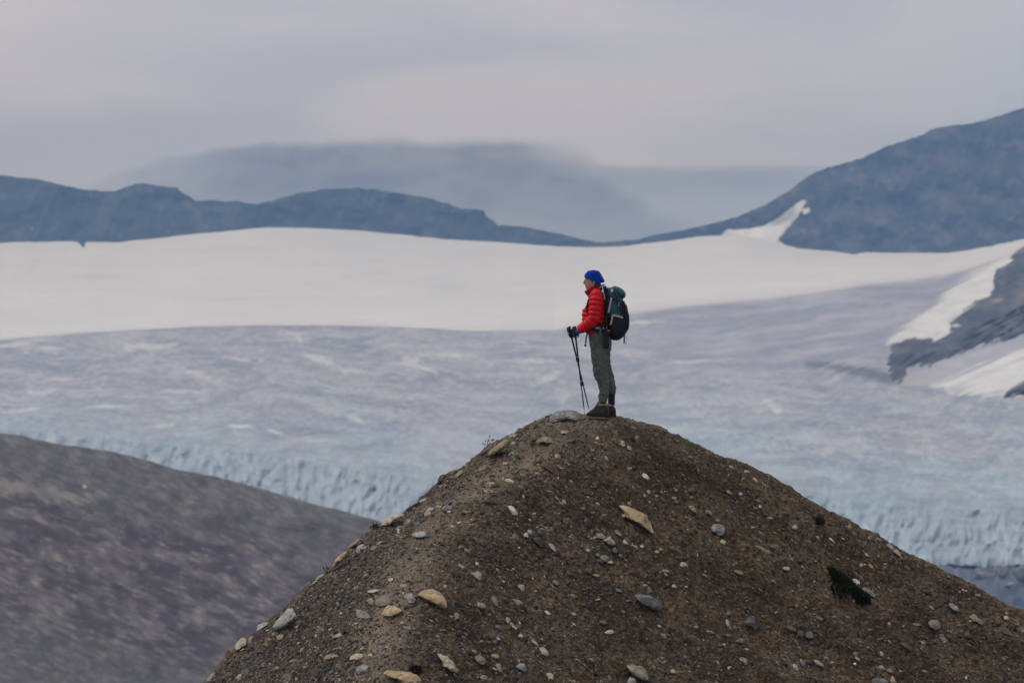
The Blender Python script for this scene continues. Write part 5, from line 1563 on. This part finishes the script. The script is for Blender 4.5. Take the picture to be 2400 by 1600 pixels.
# standing collar
rings = []
th = np.linspace(0, 2 * np.pi, 40, endpoint=False)
for t, gr in ((0, 1.12), (0.12, 1.08), (0.34, 1.05), (0.4, 1.0), (0.46, 1.05), (0.72, 1.03), (0.78, 0.985), (0.84, 1.02), (0.97, 1.0), (1.0, 0.965), (1.0, 0.86), (0.85, 0.82)):
    ct, st_ = np.cos(th), np.sin(th)
    x01 = (1 + ct) / 2
    vb = 697 - 9 * x01
    vt = np.interp(x01, [0, 0.25, 0.6, 1], [681.4, 677.0, 669.8, 671.5])
    v = vb + (vt - vb) * t
    uf = 1379.5 - 9.2 * sstep(t, 0.0, 0.85)
    ub = 1411 - 3.0 * t
    U = (uf + ub) / 2 + (ub - uf) / 2 * ct * gr
    Y = (0.094 - 0.012 * t) * st_ * gr
    rings.append(H(U, v, Y))
part('collar', [close_rings(np.array(rings))], M_dred, jacket)
for s_ in (NEAR, FAR):
    a = ARM[s_]
    part('cuff', [limb([(a[4][0] + 5, a[4][1] - 0.5, a[4][2] - 0.004 * s_, 0.036, 0.037), (a[4][0] + 3, a[4][1], a[4][2] - 0.002 * s_, 0.036, 0.037), (a[4][0] + 1, a[4][1] + 0.8, a[4][2], 0.033, 0.036), (a[4][0] - 4.5, a[4][1] + 1.6, a[4][2] + 0.012 * -s_, 0.030, 0.033)], 16, 18, wob=0.04)], M_cuff, person)

# --- trousers
waist = slices([(770, 1380, 1420, 0.155), (778, 1378.5, 1425, 0.165), (788, 1379, 1431, 0.175), (798, 1380.5, 1433.5, 0.18), (808, 1382, 1433.5, 0.178), (818, 1384, 1431, 0.165)], 30, 40, 2.3)


def leg(rows, y, seed):
    rr = []
    for (v, uf, ub, hw, yy) in rows:
        rr.append(((uf + ub) / 2, v, yy, hw, (ub - uf) / 2 * S))
    return limb(rr, 90, 36, wob=0.14, seed=seed, round_ends=False)


trs = [waist,
       leg([(800, 1381, 1432, .095, -.088), (820, 1384, 1431, .096, -.093), (842, 1386, 1427, .09, -.097), (860, 1388.2, 1425.5, .083, -.1), (878, 1391.5, 1426.5, .076, -.103),
            (890, 1397.5, 1427.3, .073, -.105), (897, 1401.5, 1428, .073, -.105), (908, 1402.8, 1428, .073, -.105), (920, 1404, 1427, .068, -.105), (928, 1402.2, 1425, .066, -.105), (936, 1403, 1423.2, .058, -.105), (943, 1403.8, 1422, .055, -.105)], -0.1, 1),
       leg([(800, 1383, 1432, .095, .088), (822, 1388, 1431, .096, .095), (843, 1394, 1431, .09, .1), (860, 1400, 1432, .083, .104), (876, 1407, 1437.5, .076, .105),
            (888, 1412, 1440.5, .073, .106), (900, 1418, 1443, .072, .106), (912, 1421.5, 1444, .070, .106), (919, 1423.5, 1443.5, .064, .106), (923, 1424.5, 1442.5, .06, .106)], 0.1, 5)]
trousers = fuse('trousers', trs, 0.005, 2, M_trs, person)
for rows in ([(1404, 826, -.192), (1413, 838, -.184), (1419, 852, -.176), (1421.5, 872, -.168)], [(1399, 799, -.188), (1392, 812, -.178), (1389, 824, -.155)]):
    part('seam', [limb([(*r, .004, .004) for r in rows], 16, 6)], M_trs, trousers)
for (L_, yy, v0, v1) in (((1413, 1412.5), -.105, 936, 951), ((1433.6, 1433), .106, 917, 953)):
    part('sock', [limb([(L_[0], v0, yy, .050, .044), (L_[0] - 0.2, (v0 + v1) / 2, yy, .049, .041), (L_[1], v1, yy, .048, .042)], 14, 18)], M_sock, person)

# --- boots


def boot(du, dv, y):
    rows = [(1373.2, 968.3, 970.6, .018), (1376, 965.5, 971, .034), (1381, 962, 971.3, .042), (1388, 956.8, 971.5, .045), (1394, 951, 971.8, .043), (1398.5, 945.5, 972, .042), (1402, 946.5, 972.2, .042),
            (1408, 948.5, 972.5, .042), (1414, 949.5, 972.8, .042), (1420, 949.5, 973, .042), (1424, 951, 973.2, .040), (1426.6, 956, 973.2, .034), (1427.6, 964, 972.8, .022)]
    q = spline(rows, 40)
    th = np.linspace(0, 2 * np.pi, 24, endpoint=False)
    ct, st_ = np.cos(th), np.sin(th)
    ct, st_ = np.sign(ct) * np.abs(ct) ** 0.75, np.sign(st_) * np.abs(st_) ** 0.75
    vc, vh = (q[:, 1] + q[:, 2]) / 2, (q[:, 2] - q[:, 1]) / 2
    R = H(q[:, :1] + du + 0 * ct[None], vc[:, None] + dv - vh[:, None] * st_[None], y + q[:, 3:] * ct[None] * (1 - 0.15 * np.clip(st_, 0, 1))[None])
    b = part('boot', [close_rings(R)], M_boot, person)
    part('boot_collar', [limb([(1411 + du, 941.8 + dv, y, .053, .056), (1411.5 + du, 945.8 + dv, y, .061, .063), (1412 + du, 953 + dv, y, .055, .060)], 14, 24, power=2.4, wob=0.05),
                         limb([(1402.5 + du, 938.2 + dv, y, .026, .010), (1401 + du, 944 + dv, y, .03, .014), (1397 + du, 951 + dv, y, .028, .012)], 12, 14)], M_bootlt, b)
    part('sole', [limb([(1374 + du, 970.2 + dv, y, .030, .0095), (1383 + du, 971.2 + dv, y, .048, .012), (1400 + du, 972.3 + dv, y, .046, .013), (1420 + du, 973.6 + dv, y, .046, .013), (1427.5 + du, 973.2 + dv, y, .036, .012)], 24, 16, power=3)], M_sole, b)
    part('heel_counter', [ball(1419 + du, 961.5 + dv, y - 0.020, .036, .030, .034, -15), ball(1384 + du, 967.5 + dv, y - 0.012, .05, .036, .012, 6)], M_sole, b)
    lc = []
    for k in range(5):
        lu, lv = 1399.5 - 3.4 * k, 946.5 + 3.4 * k
        lc.append(limb([(lu + du, lv + dv, y - .040, .003, .003), (lu - 2 + du, lv - 0.6 + dv, y, .003, .003), (lu + du, lv + dv, y + .040, .003, .003)], 10, 6))
    lc.append(limb([(1397 + du, 947 + dv, y - .02, .0018, .0018), (1393 + du, 944.5 + dv, y - .045, .0018, .0018), (1389 + du, 946.5 + dv, y - .055, .0018, .0018), (1385.5 + du, 952 + dv, y - .05, .0018, .0018)], 18, 5))
    lc.append(limb([(1397 + du, 948 + dv, y - .02, .0018, .0018), (1394.5 + du, 950 + dv, y - .045, .0018, .0018), (1391.5 + du, 957 + dv, y - .05, .0018, .0018)], 14, 5))
    part('lace', lc, M_sole, b)


boot(0, 1.8, -0.105)
boot(16.8, 2.9, 0.106)

# --- trekking poles, crossed below the hands
for (tu, tv, bu, bv_, yt, yb, lab) in ((1346.4, 768, 1369.9, 969.5, -0.055, -0.10, 'trekking pole in the near hand with its tip planted beside the summit boulder'),
                                       (1334.5, 768, 1382.6, 967.5, 0.06, -0.02, 'trekking pole in the far hand with its tip planted at the boot toe')):
    pole = link('trekking_pole', None, label=lab, cat='trekking pole', group='pair of trekking poles held by the hiker')
    pole.location = H(bu, bv_, yb)
    bpy.context.view_layer.update()

    def at(t):
        return (tu + (bu - tu) * t, tv + (bv_ - tv) * t, yt + (yb - yt) * t)
    part('shaft', [limb([(*at(0.1), .0104, .0104), (*at(0.38), .0100, .0100)], 6, 12), limb([(*at(0.37), .0088, .0088), (*at(0.66), .0084, .0084)], 6, 12), limb([(*at(0.65), .0072, .0072), (*at(0.965), .0066, .0066)], 6, 12)], M_pole, pole)
    part('clamp', [limb([(*at(0.345), .0125, .0125), (*at(0.405), .0125, .0125)], 10, 12), limb([(*at(0.625), .0108, .0108), (*at(0.69), .0108, .0108)], 10, 12)], M_pole, pole)
    part('band', [limb([(*at(0.295), .0112, .0112), (*at(0.33), .0112, .0112)], 6, 12)], M_polered, pole)
    part('tip', [limb([(*at(0.96), .0048, .0048), (*at(1.0), .0026, .0026)], 6, 10)], M_metal, pole)
    part('grip', [limb([(*at(-0.018), .015, .017), (*at(-0.005), .019, .021), (*at(0.012), .0145, .016), (*at(0.05), .0155, .017), (*at(0.085), .0135, .0145), (*at(0.12), .0135, .014), (*at(0.15), .011, .011)], 24, 14)], M_black, pole)
    a0 = at(0.0)
    part('wrist_strap', [strap([(a0[0] + 2, a0[1] + 2, a0[2] - .012), (a0[0] + 9, a0[1] + 9, a0[2] - .02), (a0[0] + 9.5, a0[1] + 17, a0[2] - .02), (a0[0] + 8, a0[1] + 22, a0[2] - .018), (a0[0] + 7, a0[1] + 16, a0[2] - .015)], 0.006, 20)], M_black, pole)

# --- gloves closed round the grips
for s_, (tu, tv, bu, bv_, yt, yb) in ((NEAR, (1346.4, 768, 1369.9, 969.5, -0.055, -0.10)), (FAR, (1334.5, 768, 1382.6, 967.5, 0.06, -0.02))):
    def at(t):
        return np.array((tu + (bu - tu) * t, tv + (bv_ - tv) * t, yt + (yb - yt) * t))
    g_ = []
    c0 = at(0.055)
    g_.append(ball(c0[0] + 3.2, c0[1] - 0.5, c0[2] + 0.004 * s_, 0.026, 0.030, 0.041, 8))            # palm and back of the hand
    g_.append(limb([(*(c0 + np.array((8.5, 0.6, 0.0))), .031, .030), (*(c0 + np.array((5, 0, 0.0))), .032, .036)], 10, 16))   # wrist of the glove
    for k, (t, ln) in enumerate(((0.020, 1.0), (0.047, 1.08), (0.074, 1.02), (0.099, 0.88))):
        c = at(t)
        r = 0.0118 - 0.0006 * k
        out = 0.026 * s_
        # knuckle on the outer side, over the front of the grip, tip tucked back on the inner side
        g_.append(limb([(c[0] + 3.4, c[1] - 0.6, c[2] + out, r * 1.1, r * 1.1), (c[0] - 1.6, c[1] + 0.1, c[2] + out * 1.05, r * 1.08, r * 1.08), (c[0] - 5.0 * ln, c[1] + 0.5, c[2] + out * 0.25, r, r),
                        (c[0] - 4.2 * ln, c[1] + 1.0, c[2] - out * 0.75, r * .95, r * .95), (c[0] - 0.2, c[1] + 1.2, c[2] - out * 0.95, r * .85, r * .85)], 26, 12))
    c = at(0.0)
    g_.append(limb([(c[0] + 4.5, c[1] + 7.5, c[2] - 0.022 * s_, .0145, .0145), (c[0] + 1.0, c[1] + 3.6, c[2] - 0.026 * s_, .0130, .0130), (c[0] - 3.6, c[1] + 1.2, c[2] - 0.014 * s_, .0115, .0115), (c[0] - 5.2, c[1] + 1.6, c[2], .0095, .0095)], 20, 12))
    fuse('glove', g_, 0.0032, 1, M_glove, person)

# --- backpack
pack = link('backpack', None, label='tall teal and black trekking backpack worn by the hiker', cat='backpack')
pack.location = H(1422, 790, 0)
bpy.context.view_layer.update()
up_ = slices([(674, 1423, 1438, .10), (679, 1420.5, 1447, .125), (690, 1420, 1456, .142), (704, 1420.5, 1461, .15), (718, 1420.5, 1463.5, .155), (732, 1420.5, 1465.5, .158), (742, 1421, 1467, .16), (746, 1423, 1465, .15)],
             60, 44, 3.0, wob=0.028, seed=2)
fuse('upper_bag', [up_], 0.006, 2, M_teal, pack)
lo_ = slices([(737, 1421, 1466, .158), (744, 1421, 1470, .164), (756, 1421.2, 1472.5, .166), (768, 1421.5, 1471.5, .162), (779, 1423, 1468, .15), (788, 1426, 1462, .125), (794, 1431, 1455, .09), (797.5, 1437, 1448, .05)],
             50, 44, 2.7, wob=0.02, seed=7)
fuse('lower_bag', [lo_], 0.006, 2, M_black, pack)
lid = limb([(1432.5, 676.5, 0, .10, .022), (1437, 677.5, 0, .125, .040), (1445, 682, 0, .138, .055), (1453, 688, 0, .140, .058), (1460, 693.5, 0, .132, .048), (1464.5, 697, 0, .11, .026)], 40, 36, wob=0.05, seed=11, power=2.6)
lid_o = fuse('lid', [lid], 0.006, 1, M_teal, pack)
part('side_panel', [slices([(688, 1419, 1429, .147), (700, 1419, 1430, .156), (716, 1419, 1428.5, .161), (734, 1419, 1427, .164), (744, 1420, 1430, .166)], 20, 28, 3.2, wob=0.02), slices([(706, 1452, 1464, .135), (722, 1455, 1466.5, .142), (744, 1456, 1469, .150)], 20, 28, 3.0, wob=0.03)], M_black, pack)
part('label_patch', [strap([(1431.5, 681.5, -.133), (1436.5, 681.8, -.141)], 0.0175, 8)], M_white, lid_o)
part('lid_buckle', [ball(1447.5, 687.5, -.146, .007, .006, .010, 20)], M_black, lid_o)
part('lid_strap', [strap([(1434, 676.5, -.125), (1437, 683, -.142), (1440, 690, -.15), (1446, 699, -.157), (1449, 706, -.155)], 0.007)], M_black, lid_o)
part('back_panel', [slices([(671, 1413.5, 1421.5, .11), (684, 1412.5, 1423, .14), (720, 1416.5, 1424, .15), (760, 1416.5, 1425, .15), (782, 1417, 1426, .13)], 30, 28, 3.2)], M_black, pack)
part('load_lifter', [ball(1414, 671, -.10, .024, .03, .022), ball(1414, 671, .10, .024, .03, .022)], M_black, pack)
part('buckle', [box(1414, 669.5, 1416.8, 672, -.135, -.12), box(1417.5, 669, 1419.5, 671, -.135, -.12)], M_white, pack)
for s_ in (NEAR, FAR):
    part('shoulder_strap', [ribbon([(1419, 676, .105 * s_, .032), (1410, 677.5, .118 * s_, .032), (1398, 682.5, .122 * s_, .031), (1386.5, 690.5, .122 * s_, .03), (1379.3, 702, .12 * s_, .028), (1377, 713, .118 * s_, .026),
                                    (1373, 724, .135 * s_, .022), (1382, 742, .162 * s_, .016), (1402, 757, .166 * s_, .014), (1419, 766, .155 * s_, .014)], 0.008, 60)], M_black, pack)
part('chest_strap', [ribbon([(1376.5, 711, -.11, .008), (1373.5, 711.5, 0, .008), (1376.5, 711, .11, .008)], 0.004, 20), ball(1377.5, 709.3, -.105, .009, .010, .007)], M_black, pack)
part('webbing', [strap([(1411.3, 671.2, -.150), (1412.8, 680, -.185), (1415, 692, -.200), (1417.2, 703, -.196)], 0.0052)], M_web, pack)
part('webbing', [strap([(1403.8, 675.8, -.145), (1408, 672.8, -.148), (1411.8, 670.6, -.15)], 0.005)], M_web, pack)
part('side_strip', [strap([(1432.5, 698.5, -.158), (1429.3, 714, -.163), (1425.8, 733.8, -.166)], 0.0125)], M_web, pack)
part('side_strip', [strap([(1434, 738.6, -.170), (1447, 741.6, -.173), (1459.5, 745, -.166)], 0.0115)], M_web, pack)
part('side_strip', [strap([(1434.3, 740.5, -.171), (1433.8, 748, -.173), (1430.2, 762, -.172)], 0.0105)], M_web, pack)
part('compression_strap', [strap([(1433, 695, -.156), (1441, 704, -.164), (1449, 715, -.164), (1458, 737, -.163)], 0.006), strap([(1446, 699, -.156), (1452, 712, -.161), (1462, 716, -.146)], 0.0085),
                           strap([(1461.5, 712, -.145), (1464, 730, -.15), (1466.5, 748, -.148), (1467, 765, -.145)], 0.0055)], M_black, pack)
part('webbing', [strap([(1449.2, 709, -.163), (1449.8, 715, -.166), (1450.2, 719, -.166)], 0.004)], M_web, pack)
part('rear_pocket', [slices([(708, 1455, 1463, .06), (716, 1458, 1469, .10), (730, 1460, 1472.5, .115), (748, 1460, 1475.5, .12), (764, 1460, 1475, .115), (775, 1460, 1471.5, .09)], 26, 28, 2.6, wob=0.02)], M_black, pack)
part('webbing', [limb([(1462, 715, -.09, .003, .003), (1467.5, 722, -.10, .003, .003), (1471.5, 731, -.105, .003, .003), (1474.4, 742, -.11, .003, .003), (1474, 758, -.11, .003, .003), (1472.5, 769, -.10, .003, .003)], 30, 6)], M_web, pack)
part('hip_belt', [slices([(763.5, 1376.5, 1424, .170), (766, 1375, 1425, .186), (772, 1375.5, 1426, .190), (777.5, 1377, 1427, .188), (780, 1379, 1427, .176)], 20, 44, 2.4, tilt=-0.06)], M_black, pack)
part('buckle', [strap([(1395.3, 768.6, -.187), (1400, 769, -.195), (1404.2, 769.4, -.197)], 0.011, 8)], M_web, pack)
part('buckle', [strap([(1412.8, 769.6, -.197), (1414.8, 769.8, -.196)], 0.012, 8)], M_web, pack)
part('webbing', [strap([(1406.5, 769, -.198), (1407, 786, -.202), (1406.8, 800, -.205)], 0.0098)], M_trs, pack)
part('belt_tail', [strap([(1379, 777, -.14), (1375.5, 784, -.155), (1373.3, 795, -.16), (1372.2, 806, -.16)], 0.0085), box(1368.8, 807, 1374.3, 811.8, -.168, -.15)], M_black, pack)
part('pouch', [box(1413.5, 778, 1426.8, 816.5, -.262, -.19), box(1413.2, 778, 1427, 787, -.268, -.188)], M_black, pack)
part('whistle', [ball(1421, 768.6, -.205, .006, .006, .010), ball(1424.5, 775.3, -.21, .014, .008, .008, 10), ball(1427.5, 775.8, -.21, .008, .008, .011)], M_orange, pack)
part('pack_tail', [strap([(1463.5, 776, -.09), (1462.8, 790, -.095), (1462.3, 805.5, -.095)], 0.0085)], M_black, pack)
part('cord', [limb([(1468, 777, -.08, .002, .002), (1469.5, 788, -.085, .002, .002), (1468, 800, -.085, .002, .002), (1465.5, 808, -.085, .003, .003)], 20, 6)], M_black, pack)

# ------------------------------------------------------------------ the air
hm = bpy.data.materials.new('haze')
hm.use_nodes = True
hn = hm.node_tree
hn.nodes.remove(hn.nodes['Principled BSDF'])
pv = hn.nodes.new('ShaderNodeVolumePrincipled')
pv.inputs['Color'].default_value = (0.29, 0.53, 1.0, 1)
pv.inputs['Absorption Color'].default_value = (0.42, 0.42, 0.42, 1)
pv.inputs['Density'].default_value = 9.5e-5
hn.links.new(pv.outputs[0], hn.nodes['Material Output'].inputs['Volume'])
bx0, bx1, by0, by1, bz0, bz1 = -9200.0, 9200.0, -1000.0, 15700.0, GROUND_Z - 700, 800.0
hv = [(x, y, z) for z in (bz0, bz1) for y in (by0, by1) for x in (bx0, bx1)]
hf = [(0, 2, 3, 1), (4, 5, 7, 6), (0, 1, 5, 4), (2, 6, 7, 3), (0, 4, 6, 2), (1, 3, 7, 5)]
link('haze', mesh_np('haze', hv, np.array(hf), hm, False), kind='stuff')
